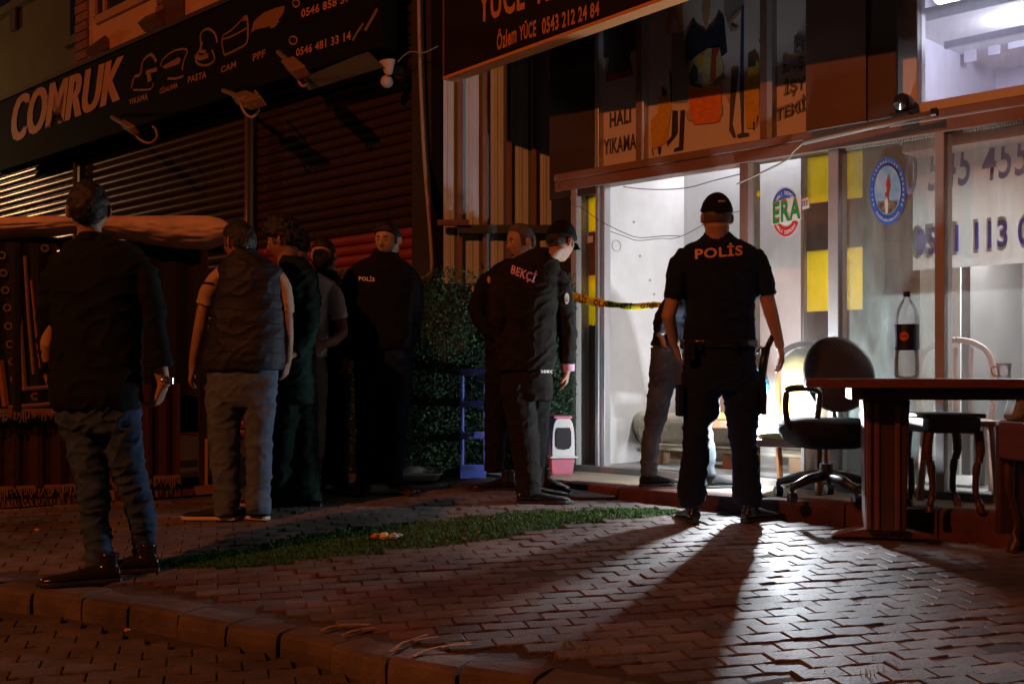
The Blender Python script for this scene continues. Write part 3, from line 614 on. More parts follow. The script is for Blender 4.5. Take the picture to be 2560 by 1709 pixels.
# ------------------------------------------------------------------ the shuttered shop on the left
shut = T('shuttered_building', 'dark shuttered building on the left with orange-lit wall above its long sign', 'building', FO, FA)
gz0 = gz(9.3)
bays = [(-26.0, fs(212)-.10), (fs(212)+.05, fs(640)-.10), (fs(640)+.05, fs(1047))]
bays[0] = (fs(-190), bays[0][1])
zred = fp(1040, 566).z; ztop = fp(930, 196, 0).z
red_sl = M('shutter_red', (.30, .035, .02), .45, ns=10, na=.3, rand=.1)
SH = .092
for bi_, (a, b) in enumerate(bays):
    sh = bpy.data.objects.new('roller_shutter', None); C.objects.link(sh); sh.parent = shut
    prof = [(0, .0), (-.010, .010), (-.017, .028), (-.020, .046), (-.017, .064), (-.010, .082), (.002, .088), (.004, .0)]
    def slat(mat):
        bm = bmesh.new(); R = [[Vector((x, y, z)) for y, z in prof] for x in (a, a+.004, (a+b)/2, b-.004, b)]; rings(bm, R)
        me = bpy.data.meshes.new('slat'); bmesh.ops.recalc_face_normals(bm, faces=bm.faces); bm.to_mesh(me); bm.free(); me.materials.append(mat)
        for p in me.polygons: p.use_smooth = len(p.vertices) == 4
        return me
    ms, mr = slat(slat_m), slat(red_sl); z = gz0+.0
    while z < ztop+.55:
        o = bpy.data.objects.new('slat', mr if (z < zred and bi_ == 2) or z < 1.5 else ms); C.objects.link(o); o.parent = sh
        o.location = (0, random.uniform(-.002, .002), z); o.rotation_euler = (random.uniform(-.01, .01), random.uniform(-.0006, .0006), 0); z += SH
for px in (205, 637):
    s = fs(px); obj('guide_rail', B(s-.09, s+.05, -.05, .05, gz0, ztop+.5), dark, shut, bevel=.006)
    obj('pipe', TB([(s-.0, -.09, gz0), (s, -.09, ztop+.15)], .025, n=10), M('pipe_metal', (.25, .17, .10), .35, .6), shut, smooth=True)
obj('pillar', B(fs(1047)+.002, fs(1096), -.08, .1, gz0-.1, 6.4), M('dark_wall', (.03, .028, .03), .8, ns=3), shut)
obj('inner_wall', B(-26, fs(1047), .12, .3, gz0-.1, ztop+1.2), dark, shut); obj('inner_wall', B(fs(203), fs(1047), .12, .3, ztop+1.202, 9), dark, shut)
# orange lit wall over the sign
obj('upper_wall', B(fs(232)+.01, fs(1047), -.05, .11, ztop+.6, 9.5), M('upper_render', (.62, .34, .20), .85, ns=3, na=.12, bump=.4, bs=15), shut)
brick = M('brick_red', (.28, .10, .06), .85, ns=12, na=.35, rand=.2)
me_b = None
for (pa, pb, y0) in ((203, 232, -.08), (404, 422, -.07)):
    a, b = fs(pa), fs(pb); z = ztop+.7; i = 0
    while z < 8.2:
        obj('brick', B(a+(.012 if i % 2 else -.012), b+(-.02 if i % 3 else .014), y0, -.052, z, z+.10), brick, shut); z += .118; i += 1
obj('wall_recess', B(fs(422)+.004, fs(474), -.075, -.052, ztop+.7, 9), M('recess_brown', (.10, .045, .03), .9, ns=4), shut)
def fq(nm, x0, x1, y0, y1, n0, n1, mat, bev=.004):
    a, b = fp(x0, y0, n0), fp(x1, y1, n0); return obj(nm, B(min(a.x, b.x), max(a.x, b.x), -n0, -n1, min(a.z, b.z), max(a.z, b.z)), mat, shut, bevel=bev)
wf = bpy.data.objects.new('window', None); C.objects.link(wf); wf.parent = shut
a = fp(243, 42, .06); b = fp(325, 16, .06)
for nm, x0, x1, z0, z1, mt in (('frame', a.x, b.x+.6, a.z-.1, a.z, M('window_frame_old', (.45, .25, .13), .6)), ('frame', a.x-.08, a.x, a.z, 9, M('window_frame_old', (.45, .25, .13))), ('frame', fs(274), fs(279), a.z+.002, 9, M('window_frame_old', (.45, .25, .13)))):
    obj(nm, B(x0, x1, -.09, -.052, z0, z1), mt, wf)
obj('pane', B(a.x+.002, b.x+.6, -.056, -.051, a.z+.002, 9), M('dark_pane', (.03, .025, .03), .1), wf)
for (x0, y0, x1, y1) in ((228, 131, 264, 106), (362, 62, 408, 42)):
    p, q = fp(x0, y0, .1), fp(x1, y1, .1); obj('beam_end', TB([(p.x, -.1, p.z), (q.x, -.1, q.z)], .09, n=4), M('timber_dark', (.12, .05, .03), .8), shut)
# long sign on the shutter heads
NS = .36
sa, sb_ = fp(30, 238, NS), fp(952, 118, NS); zt_ = fp(300, 125, NS).z; zbt = fp(921, 128, NS).z
sg = T('long_sign', 'long black sign with orange-lit letters and phone numbers over the shutters', 'sign', FO, FA)
obj('sign_board', B(fs(12, NS)-.3, sb_.x, -NS, -NS+.18, zbt, zt_), M('sign_board_black', (.009, .008, .009), .8, ns=2, na=.3, spec=.08), sg, bevel=.01)
obj('sign_cap', B(fs(12, NS)-.33, sb_.x+.02, -NS-.02, .0, zt_+.003, zt_+.05), M('sign_cap', (.05, .03, .025), .6), sg)
sl_ = M('sign_letters_cream', (.55, .24, .10), .6, ns=5, na=.2)
def st(body, x0, x1, yb0, yt0, yb1, yt1, mat=None, dn=0, **k):
    n = NS+.006+dn; obj('lettering', fit_text(body, [fp(x0, yb0, n), fp(x1, yb1, n), fp(x1, yt1, n), fp(x0, yt0, n)], **k), mat or sl_, sg)
for i_ in range(3): st('COMRUK', 28+i_*3.5, 303+i_*3.5, 358-i_*1.3, 246-i_*1.3, 249-i_*1.3, 140-i_*1.3, dn=.0015*i_, bold=.008, shear=.3)
dim = M('sign_letters_dim', (.36, .15, .06), .6)
st('YIKAMA', 322, 370, 262, 250, 250, 232, dim, bold=.05); st('CİLALAMA', 399, 444, 235, 219, 220, 201, dim, bold=.05); st('PASTA', 470, 516, 208, 192, 195, 177, dim, bold=.05); st('CAM', 552, 590, 183, 168, 170, 152, dim, bold=.05); st('PPF', 632, 663, 154, 136, 142, 123, dim, bold=.05)
st('0546 858 57', 753, 875, 46, 24, 4, -18, bold=.03); st('0546 481 33 14', 740, 877, 142, 122, 100, 77, bold=.03)
ol = M('sign_line', (.26, .12, .05), .6)
def sline(pts, r=.012, mat=None):
    q = [fp(x, y, NS+.004) for x, y in pts]; obj('emblem', TB(catmull(q, 5), r, n=5, flat=.5, up=(0, 1, 0)), mat or ol, sg)
def spoly(pts, mat=None):
    bm = bmesh.new(); poly(bm, [fp(x, y, NS+.005) for x, y in pts], .003, (0, 1, 0)); obj('emblem', bm, mat or ol, sg)
E = lambda l: [(280+x/3.356, y/3.356) for x, y in l]
sline(E(((165, 740), (190, 650), (240, 625), (260, 520), (330, 460), (375, 520))), .02); sline(E(((290, 610), (380, 585))), .028); sline(E(((310, 620), (320, 690))), .035); sline(E(((180, 755), (320, 750), (350, 700))), .012)
spoly(E(((420, 560), (470, 530), (560, 480), (580, 500), (560, 540), (440, 580)))); sline(E(((410, 560), (430, 500), (520, 430), (630, 420), (600, 520), (590, 590))), .012); sline(E(((470, 660), (540, 660), (600, 640))), .015)
sline(E(((750, 380), (745, 290), (800, 245), (860, 280), (885, 360))), .014); sline(E(((755, 350), (740, 420), (700, 480))), .018); sline(E(((705, 480), (750, 490), (810, 470))), .03); sline(E(((735, 430), (790, 440))), .02); sline(E(((700, 510), (740, 545), (810, 545), (860, 500), (840, 420))), .014)
sline(E(((940, 460), (925, 320), (1010, 250), (1090, 170), (1130, 140), (1140, 240), (1130, 360), (1060, 410), (980, 450), (940, 460))), .012); sline(E(((935, 330), (1010, 305), (1130, 240))), .012); spoly(E(((1075, 180), (1110, 130), (1135, 150), (1125, 175))))
spoly(E(((1165, 280), (1190, 180), (1270, 110), (1380, 65), (1450, 50), (1435, 120), (1380, 190), (1300, 230), (1200, 250)))); sline(E(((1330, 225), (1370, 215), (1400, 175))), .02)
for cx, cy, r in ((1545, 30, 28), (1520, 340, 32)): sline(E([(cx+r*math.cos(t), cy+r*math.sin(t)) for t in np.linspace(0, 6.28, 12)]), .009, dim)
sline(E(((2020, 340), (2060, 270), (2110, 200))), .015); sline(E(((2125, 255), (2180, 160), (2225, 75))), .018)
# roller box plate, floodlights with their cable loops, alarm siren, pipes
bm = bmesh.new(); q = [fp(760, 182, .30), fp(921, 130, .36), fp(958, 168, .36), fp(770, 226, .30)]
poly(bm, q, .02, (0, 1, 0)); obj('housing_plate', bm, M('galvanised', (.26, .235, .20), .35, .75, ns=20, na=.35, stretch=(1, 1, 12)), shut)
fl = M('flood_body', (.30, .17, .09), .5, .3)
def flood(pts, w_, loop, lab, tilt=0):
    q = [fp(x, y, n) for x, y, n in pts]; o = T('floodlight', lab, 'floodlight', FO+fe*q[0].x-fi*(-q[0].y)+Vector((0, 0, q[0].z)), FA, 'floodlights on arms under the long sign')
    q0 = q[0]; q = [p-q0 for p in q]; obj('arm', TB(q, .022, n=6), fl, o)
    d = (q[-1]-q[0]).normalized(); bm = bmesh.new(); R = []
    e = q[-1]
    s_ = Vector((1, 0, 0)); u_ = s_.cross(d).normalized()
    for t, k in ((-.75, .8), (-.70, 1), (0, 1), (.03, .8)):
        c = e+d*t*(q[-1]-q[0]).length*.6; R.append([c+s_*w_*k*a+u_*.05*k*b for a, b in ((-1, -1), (1, -1), (1, 1), (-1, 1))])
    rings(bm, R); obj('lamp_head', bm, fl, o, bevel=.008)
    if loop: obj('cable', TB(catmull([fp(x, y, n)-q0 for x, y, n in loop], 6), .013, n=6), M('old_cable', (.40, .20, .09), .6), o, smooth=True)
flood([(280, 293, .4), (335, 326, .95)], .07, [(335, 326, .95), (345, 345, .9), (372, 358, .9), (392, 345, .8), (390, 325, .7), (382, 316, .5)], 'leftmost floodlight under the long sign, its cable looped below')
flood([(558, 226, .4), (640, 258, .95)], .13, [(615, 243, .9), (600, 252, .9), (612, 282, .9), (630, 293, .85), (646, 276, .8), (648, 245, .7), (638, 228, .5)], 'middle floodlight under the long sign, above the guide rail between shutters')
flood([(695, 130, .4), (752, 182, 1.0)], .10, [(748, 180, 1.0), (746, 200, .95), (757, 216, .95), (768, 208, .9), (760, 192, .9)], 'rightmost floodlight under the long sign, left of the metal plate')
q = fp(985, 175, .25); sr = T('alarm_horn', 'pale horn alarm fixed at the right end above the shutter', 'alarm', FO+fe*q.x-fi*.25+Vector((0, 0, q.z)), FA)
bm = bmesh.new(); R = []
for t, r in ((0, .09), (.10, .045), (.12, .03)): R.append([Vector((-.03+t*.2+r*math.cos(k*math.pi/6), -.05+r*math.sin(k*math.pi/6)*.6, .07-t)) for k in range(12)])
rings(bm, R); obj('horn', bm, M('siren_plastic', (.55, .45, .40), .5), sr, smooth=False); bm = bmesh.new(); bmesh.ops.create_uvsphere(bm, u_segments=12, v_segments=8, radius=.055); bmesh.ops.translate(bm, verts=bm.verts, vec=(-.07, -.02, -.09)); obj('sounder', bm, M('siren_plastic', (.55, .45, .40)), sr, smooth=True)
obj('mount', B(-.03, .03, -.02, .24, -.03, .03), dark, sr); obj('cable', TB(catmull([(.05, -.0, .06), (.2, 0, .11), (.33, .05, .09), (.45, .1, .13)], 5), .006, n=5), wr, sr)
gp = T('gas_pipe', 'thin tan pipe running down the dark pillar and bending left at the bottom', 'pipe', FO, FA)
q = [fp(x, y, .16) for x, y in ((1046, -60), (1050, 150), (1060, 380), (1074, 560), (1080, 650), (1078, 680), (1066, 692), (1045, 696), (1015, 700))]
obj('pipe', TB(catmull(q, 5), .016, n=8), M('pipe_tan', (.34, .24, .18), .5), gp, smooth=True)
# farther dark building at the very left
nb = T('neighbour_building', 'dark olive house at the far top left with unlit windows', 'building', FO, FA)
ow = M('olive_render', (.10, .085, .045), .9, ns=2, na=.2, bump=.3, bs=10); s1 = fs(203)-.02
obj('wall', B(-60, s1+.3, .9, 1.1, 2, 16), ow, nb)
def nq(nm, x0, x1, y0, y1, mat):
    a, b = fp(x0, y1, -.88), fp(x1, y0, -.88)
    w_ = bpy.data.objects.new('window', None); C.objects.link(w_); w_.parent = nb
    obj('pane', B(a.x, b.x, .86, .88, a.z, b.z+2), M(nm, (.012, .014, .03), .15), w_); obj('sill', B(a.x-.1, b.x+.1, .80, .9, a.z-.12, a.z-.002), ow, w_)
    return w_
w1 = nq('night_pane', -80, 110, 0, 76, None); a = fp(38, 78, -.86); obj('mullion', B(a.x-.1, a.x+.1, .82, .859, a.z, a.z+5), M('dark_brownish', (.05, .03, .025), .8), w1); nq('night_pane', 178, 203, 0, 98, None)

# ------------------------------------------------------------------ corrugated fence with two bars, hedge screen
YC = 9.33
def cp(px, py, Y=YC): return P(px, py, Y)
cf = T('corrugated_fence', 'pale corrugated sheet fence with brown ribs between the shops', 'fence', (cp(1098, 0).x, YC, gz0))
x0 = 0; W = cp(1390, 0).x-cp(1098, 0).x; H = 5.2
sheet = M('corrugated_sheet', (.52, .62, .68), .5, ns=3, na=.2, stretch=(6, 6, .5), spec=.3); ribm = M('rib_brown', (.24, .12, .08), .6, ns=6, na=.3); grv = M('groove_dark', (.09, .11, .115), .6)
ribs = [cp(p, 0).x-cp(1098, 0).x for p in (1146, 1208, 1269, 1331)]; prev = 0
for r in ribs+[W]:
    bm = bmesh.new(); xs_ = [prev+.035, r-.034]; n = 13; R0 = []
    for i in range(n):
        x = xs_[0]+(xs_[1]-xs_[0])*i/(n-1); y = -.006*(1 if i in (5, 7) else 0) - (.004 if i in (6,) else 0); R0.append((x, y))
    V0 = [bm.verts.new((x, y, 0)) for x, y in R0]; V1 = [bm.verts.new((x, y, H)) for x, y in R0]
    for i in range(n-1): bm.faces.new((V0[i], V0[i+1], V1[i+1], V1[i]))
    e = bmesh.ops.extrude_face_region(bm, geom=bm.faces[:]); bmesh.ops.translate(bm, verts=[g for g in e['geom'] if isinstance(g, bmesh.types.BMVert)], vec=(0, .01, 0))
    obj('sheet', bm, sheet, cf)
    if r != W:
        obj('rib', B(r-.005, r+.034, -.045, .0, 0, H), ribm, cf, bevel=.004); obj('groove', B(r-.034, r-.006, .004, .02, 0, H), grv, cf)
    prev = r
fx = cp(1098, 0).x
a = cp(1094, 556, 9.2); b = cp(1172, 556, 9.2); obj('cross_bar', B(a.x-fx, b.x-fx, -.13, -.09, a.z-gz0-.024, a.z-gz0+.024), M('bar_red', (.16, .07, .06), .6), cf, bevel=.003)
a = cp(1143, 572, 9.22); b = cp(1382, 572, 9.22); obj('cross_bar', B(a.x-fx, b.x-fx, -.10, -.06, a.z-gz0-.035, a.z-gz0+.035), M('bar_blue', (.035, .06, .075), .55), cf, bevel=.003)
# artificial hedge
YH = 8.3; a = P(820, 690, YH); b = P(1432, 680, YH); g0 = gz(YH)
hd = T('hedge_screen', 'dark green leafy hedge screen standing behind the blue shelf', 'hedge', (a.x, YH, g0))
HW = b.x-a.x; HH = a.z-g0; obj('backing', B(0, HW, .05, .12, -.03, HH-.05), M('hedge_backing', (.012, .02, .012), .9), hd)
lm = M('hedge_leaf', (.055, .14, .06), .5, ns=9, na=.6, spec=.35); V = []; Fc = []; k = 0
for _ in range(24000):
    x = random.uniform(-.02, HW+.02); z = random.uniform(0, HH+.03+.03*math.sin(x*9)); y = random.gauss(.02, .022)-.025*noise.noise(Vector((x*4, z*4, 0)))
    p = Vector((x, y, z)); d = Vector((random.gauss(0, .8), -abs(random.gauss(.5, .5)), random.gauss(.1, .7))).normalized(); u = d.cross(Vector((random.random(), random.random()-.5, random.random()))).normalized(); l_ = random.uniform(.012, .028); w_ = l_*.38
    V += [p, p+d*l_*.5+u*w_, p+d*l_, p+d*l_*.5-u*w_]; Fc.append((k, k+1, k+2, k+3)); k += 4
for _ in range(60):                                                # stray sprigs at the top
    x = random.uniform(0, HW); p = Vector((x, .03, HH)); d = Vector((random.gauss(0, .5), 0, 1)).normalized(); u = Vector((1, 0, 0)); h = random.uniform(.04, .09)
    V += [p-u*.003, p+u*.003, p+d*h+u*.002, p+d*h-u*.002]; Fc.append((k, k+1, k+2, k+3)); k += 4
me = bpy.data.meshes.new('foliage'); me.from_pydata([v[:] for v in V], [], Fc); me.materials.append(lm); stuff(obj('foliage', me, None, hd))

# ------------------------------------------------------------------ carpet rack on the left
RA = Vector((-4.5, 6.27, 0)); rd = Vector((.911, .412, 0)); rn = Vector((.412, -.911, 0)); ra = math.atan2(rd.y, rd.x)
def rp(px, py, n=0):
    k = (px-CX)/F; o0 = RA+rn*n; t = (k*o0.y-o0.x)/(rd.x-k*rd.y); Y = o0.y+t*rd.y; return Vector((t, -n, ZC+(HY-py)/F*Y))
rk = T('carpet_rack', 'low timber rack carrying hung carpets behind the man in jeans', 'rack', RA, ra)
wood = M('rack_wood', (.30, .17, .09), .7, ns=5, na=.35, stretch=(1, 1, 6)); XR = rp(560, 0).x
obj('rail', B(-.2, XR, .02, .07, rp(300, 600).z-.05, rp(300, 600).z), dark, rk)
for px in (506, 60):
    x = rp(px, 0).x; z0 = gz(RA.y+rd.y*x); obj('post', B(x-.028, x+.028, -.045, .015, z0+.03, rp(300, 600).z), M('post_orange', (.55, .25, .08), .6, ns=6) if px == 506 else wood, rk, bevel=.004)
x0_, x1_ = -.2, rp(533, 0).x
def skew(x0, x1, y0, y1, dz, h):                                    # beam following the slope of the ground
    za, zb2 = gz(RA.y+rd.y*x0)+dz, gz(RA.y+rd.y*x1)+dz
    bm = bmesh.new(); rings(bm, [[Vector((x, y, z)) for y, z in ((y0, z_), (y1, z_), (y1, z_+h), (y0, z_+h))] for x, z_ in ((x0, za), (x1, zb2))]); return bm
obj('base_plank', skew(x0_, x1_, -.10, .3, .0, .055), M('base_tan', (.24, .13, .08), .8, ns=5), rk); obj('base_plank', skew(x0_, x1_, .0, .25, .057, .05), M('base_blue', (.05, .06, .08), .7, ns=5), rk)
obj('floor_plank', skew(x0_, x1_, .26, .9, .02, .04), dark, rk)
# white sheet over the rack
bm = bmesh.new(); R = []
SHT = ((-260, 552, 608), (-140, 550, 603), (0, 545, 597), (90, 542, 590), (180, 541, 584), (270, 541, 590), (340, 542, 604), (420, 541, 617), (480, 540, 622), (525, 541, 621), (552, 548, 612), (566, 562, 590))
for px in np.linspace(-260, 566, 60):
    yt, yb = np.interp(px, [q[0] for q in SHT], [q[1] for q in SHT]), np.interp(px, [q[0] for q in SHT], [q[2] for q in SHT])
    c = rp(px, (yt+yb)/2, .12); h = (yb-yt)/2/F*(6.3+c.x*.41); n = 36; row = []
    for k in range(n):
        a = 2*math.pi*k/n; row.append(Vector((c.x+.01*math.sin(3*a), c.y+.13*math.cos(a)*(1+.10*noise.noise(Vector((c.x*5+a*1.5, a*3, 2)))+.05*(1-abs(noise.noise(Vector((c.x*9-a*3, a*5, 5))))*3)), c.z+h*math.sin(a)*(1+.05*noise.noise(Vector((c.x*3, a*2, 0)))))))
    R.append(row)
rings(bm, R); bmesh.ops.subdivide_edges(bm, edges=bm.edges, cuts=1, use_grid_fill=True, smooth=.6)
sheet_o = T('white_sheet', 'pale sheet bundled along the top of the carpet rack', 'sheet', RA, ra)
obj('bundle', bm, M('tarp_white', (.75, .52, .38), .7, ns=4, na=.12, bump=.5, bs=12, col2=(.5, .33, .25)), sheet_o, smooth=True)
def carpet(nm, lab, x0, x1, y0, y1, n, base, fringe=None, motif=None):
    a, b = rp(x0, y0, n), rp(x1, y1, n); o = T(nm, lab, 'carpet', RA, ra, 'carpets hung on the rack at the left')
    N = 22; bm = bmesh.new(); R = []
    for i in range(N+1):
        x = a.x+(b.x-a.x)*i/N; wv = .012*math.sin(i*1.3)+.006*math.sin(i*.7+1)
        R.append([Vector((x, -n+wv, b.z)), Vector((x, -n+wv, a.z)), Vector((x, -n+wv+.012, a.z)), Vector((x, -n+wv+.012, b.z))])
    rings(bm, R); obj('pile', bm, base, o)
    if fringe:
        bm = bmesh.new(); x = a.x
        while x < b.x:
            l_ = random.uniform(.03, .07); tube(bm, [(x, -n-.003, b.z+.012), (x+random.gauss(0, .004), -n-.01, b.z-l_*.5), (x+random.gauss(0, .01), -n-.012, b.z-l_)], .0035, n=4); x += .011
        box(bm, a.x, b.x, -n-.006, -n+.014, b.z-.006, b.z+.014); stuff(obj('fringe', bm, fringe, o))
    if motif: motif(o)
    return o
cr = M('carpet_dark_red', (.04, .012, .009), .95, ns=30, na=.6, bump=.5, bs=200); cb = M('carpet_black', (.010, .008, .008), .95, ns=30, na=.5, bump=.5, bs=200); crd = M('carpet_wine', (.05, .01, .009), .95, ns=24, na=.5, bump=.5, bs=200)
fr = M('fringe_wool', (.20, .12, .07), .9); mo = M('motif_wool', (.26, .15, .09), .95, ns=60, na=.4); mo2 = M('motif_orange', (.34, .12, .03), .95, ns=60, na=.4)
def motif1(o):
    n = .235
    for x, y in ((4, 638), (8, 682), (13, 725), (18, 769), (21, 815), (25, 860), (31, 903), (36, 947), (42, 993), (88, 990), (132, 660), (112, 620)):
        c = rp(x, y, n); bm = bmesh.new(); R = []
        for k in range(10):
            a = k*math.pi/5; R.append([c+Vector((r*math.cos(a), d_, r*math.sin(a))) for r, d_ in ((.014, 0), (.024, 0), (.024, .01), (.014, .01))])
        rings(bm, R, closed=True); obj('motif', bm, mo, o)
    for pts, w_, m_ in ((((38, 620), (48, 780), (62, 975)), .014, mo), (((62, 640), (72, 800), (84, 935)), .010, mo), (((78, 700), (88, 800), (100, 920)), .008, mo2), (((0, 900), (14, 1015)), .02, mo2), (((60, 972), (130, 966)), .012, mo), (((20, 1018), (140, 1008)), .012, mo)):
        obj('border', TB([rp(x, y, n) for x, y in pts], w_, n=4, flat=.4, up=(0, 1, 0)), m_, o)
carpet('carpet', 'patterned dark carpet with small rings hanging at the far left, pale fringe below', -120, 142, 598, 1026, .23, cb, fr, motif1)
carpet('carpet', 'dark red carpet hanging low under the fringe of the patterned carpet', -60, 196, 1040, 1214, .15, cr, fr)
carpet('carpet', 'nearly black carpet hanging in the middle of the rack under the white sheet', 150, 500, 606, 1080, .08, cb)
carpet('carpet', 'dark wine-red carpet hanging low right of the man in jeans', 250, 450, 960, 1192, .16, crd, fr)

# ------------------------------------------------------------------ small things by the hedge
bl_m = M('shelf_blue_plastic', (.18, .25, .95), .45, ns=8, na=.15)
sy = 8.0; x0, x1 = P(1152, 0, sy).x, P(1213, 0, sy).x; zg = gz(sy)+.0
sf = T('plastic_shelf', 'blue plastic four-tier shelf unit empty before the hedge', 'shelf', ((x0+x1)/2, sy, zg)); w_ = (x1-x0)/2; ztp = P(0, 922, sy).z-zg
for sx in (-1, 1):
    for yy in (0, .26): obj('post', B(sx*w_-.012*(1 if sx > 0 else 0), sx*w_+.012*(1 if sx < 0 else 0), yy-.006, yy+.006, 0, ztp), bl_m, sf, bevel=.002)
for py in (922, 1001, 1078, 1160):
    z = P(0, py, sy).z-zg; t_ = bpy.data.objects.new('tray', None); C.objects.link(t_); t_.parent = sf
    obj('rim', B(-w_-.004, w_+.004, -.018, -.012, z-.045 if py < 1100 else 0.003, z), bl_m, t_, bevel=.002); obj('bottom', B(-w_, w_, -.011, .27, z-.05, z-.044), bl_m, t_); obj('side', B(w_-.003, w_+.034, -.01, .27, z-.045, z-.0), bl_m, t_, bevel=.002)
    bm = bmesh.new()
    for i in range(7): box(bm, -w_+.012+i*.013, -w_+.018+i*.013, -.022, -.019, z-.038, z-.01)
    stuff(obj('grille', bm, M('shelf_blue_pale', (.25, .28, .6), .5), t_))
# litter box: pink tray and roof, white hood, dark flap
ly = 8.05; x0, x1 = P(1374, 0, ly).x, P(1437, 0, ly).x; zg = PZ; lb = T('litter_box', 'pink and white covered cat litter box beside the door frame', 'litter box', ((x0+x1)/2, ly, zg), .15); w_ = (x1-x0)/2
pk = M('pink_plastic', (.62, .19, .27), .45); wp = M('white_plastic', (.74, .70, .70), .4); z1 = P(0, 1144, ly).z-zg; z2 = P(0, 1043, ly).z-zg
bm = bmesh.new(); rings(bm, [[Vector((sx*w_*k, sy_*.2*k+.16, z)) for sx, sy_ in ((-1, -1), (1, -1), (1, 1), (-1, 1))] for k, z in ((.78, .0), (.84, .02), (.95, z1-.01), (1.0, z1))]); obj('tray', bm, pk, lb, bevel=.006)
obj('rim', B(-w_*1.12, w_*1.12, -.065, .39, z1+.001, z1+.014), wp, lb, bevel=.005)
bm = bmesh.new(); R = []
prof = [(w_*math.copysign(1, c)*abs(c)**.55*.92, z1+.014+(z2-z1-.014)*max(0, s_)**.5) for c, s_ in [(math.cos(t), math.sin(t)) for t in np.linspace(0, math.pi, 17)]]
for y in (-.045, -.035, .33, .34): R.append([Vector((x*(.97 if y in (-.045, .34) else 1), y, z)) for x, z in prof])
rings(bm, R); obj('hood', bm, wp, lb, bevel=.004)
bm = bmesh.new(); fz = lambda t: z1+.06+(z2-z1-.13)*t
poly(bm, [(-.055, -.047, fz(.2)), (-.04, -.047, fz(.05)), (0, -.047, fz(0)), (.04, -.047, fz(.05)), (.055, -.047, fz(.2)), (.055, -.047, fz(.8)), (.045, -.047, fz(1)), (-.045, -.047, fz(1)), (-.055, -.047, fz(.8))], -.008, (0, 1, 0)); obj('flap', bm, M('smoked_flap', (.05, .045, .05), .2), lb, bevel=.002)
obj('roof_panel', B(-.07, .06, -.06, .28, z2-.008, z2+.012), pk, lb, bevel=.006)
# white tray lying by the officer's shoes, mats, litter
ty = 7.75; c = G(1035, 1203); c2 = G(1100, 1199); tr = T('plastic_tray', 'pale plastic tray lying flat on the ground at the hedge foot', 'tray', (c.x, 7.95, gz(7.95)), .05)
bm = bmesh.new(); hw = .185
def rr(w2, d2, z): 
    return [Vector((math.copysign(abs(math.cos(a))**.5, math.cos(a))*w2, math.copysign(abs(math.sin(a))**.5, math.sin(a))*d2, z)) for a in [2*math.pi*k/28+.1 for k in range(28)]]
rings(bm, [rr(hw*.85, .12, .003), rr(hw, .15, .045), rr(hw*1.05, .165, .047), rr(hw*1.04, .16, .053), rr(hw*.97, .14, .05), rr(hw*.84, .11, .012)]); obj('tray_body', bm, M('tray_plastic', (.50, .52, .46), .4), tr)
obj('clear_bag', TB(catmull([(-.12, 0, .04), (-.03, -.03, .07), (.05, .02, .06), (.12, 0, .05)], 5), [.02]*4+[.03]*8+[.02]*4, n=8), M('bag_plastic', (.65, .7, .68), .25), tr, smooth=True)
def mat_thing(nm, lab, pts, mat, th=.012, lift=.0, plat_=False):
    q = [(PL if plat_ else G)(*p) for p in pts]; c = sum(q, Vector())/len(q); bm = bmesh.new(); poly(bm, [p-c+Vector((0, 0, lift)) for p in q], th); return tag(obj(nm, bm, mat, None, loc=c, bevel=.003), lab, nm.replace('_', ' '))
rub = M('rubber_mat', (.05, .05, .052), .75, ns=40, na=.4, bump=.8, bs=150)
mat_thing('door_mat', 'dark rubber mat lying before the doorstep at the watchman\'s boots', [(1340, 1226), (1400, 1213), (1560, 1232), (1535, 1246), (1440, 1247)], rub, .014)
mat_thing('floor_mat', 'dark mat beside the blue shelf unit, edge curling up', [(1120, 1215), (1180, 1198), (1300, 1204), (1270, 1222), (1190, 1227)], rub, .014)
def scrap(lab, px, py, mats, sc=1, pl=False, nm='litter_scrap'):
    c = (PL if pl else G)(px, py); o = T(nm, lab, 'litter', c)
    for i, m_ in enumerate(mats):
        bm = bmesh.new(); bmesh.ops.create_icosphere(bm, subdivisions=2, radius=.022*sc)
        for v in bm.verts: v.co = Vector((v.co.x*1.2, v.co.y*.8, v.co.z*.8))*(1+.5*noise.noise(v.co*60+Vector((i*9, 0, px))))+Vector((i*.045*sc, 0, .014*sc))
        obj('crumpled_paper', bm, m_, o)
pw_ = M('paper_white', (.75, .72, .62), .8); po = M('paper_orange', (.65, .25, .06), .8); pg = M('paper_grey', (.45, .45, .45), .8)
scrap('white and orange crumpled paper lying on the turf, larger of two', 940, 1346, [po, pw_, pg], 1.0); scrap('small white crumpled paper on the turf beside the larger one', 985, 1342, [pw_, pg], .65)
scrap('orange and white wrapper lying on the pavers before the hedge', 1020, 1240, [po, pg], .7); scrap('tiny white scrap behind the orange wrapper', 1047, 1228, [pw_], .4)
scrap('orange leaf-like scrap on the road near the kerb at the left', 318, 1578, [po], .4); scrap('faint orange scrap on the pavement at the far left', 90, 1327, [po], .5)
for i, (x, y) in enumerate(((1118, 1354), (1160, 1348), (1196, 1331), (1360, 1340), (1823, 1397))): scrap(('yellowish dry leaf at the near edge of the turf, leftmost', 'second dry leaf at the near edge of the turf', 'third dry leaf lying by the turf edge', 'dry leaf on the pavers right of the turf middle', 'yellow leaf lying in the long shadow of the officer')[i], x, y, [M('leaf_dry', (.4, .2, .04), .8)], .35, nm='dry_leaf')
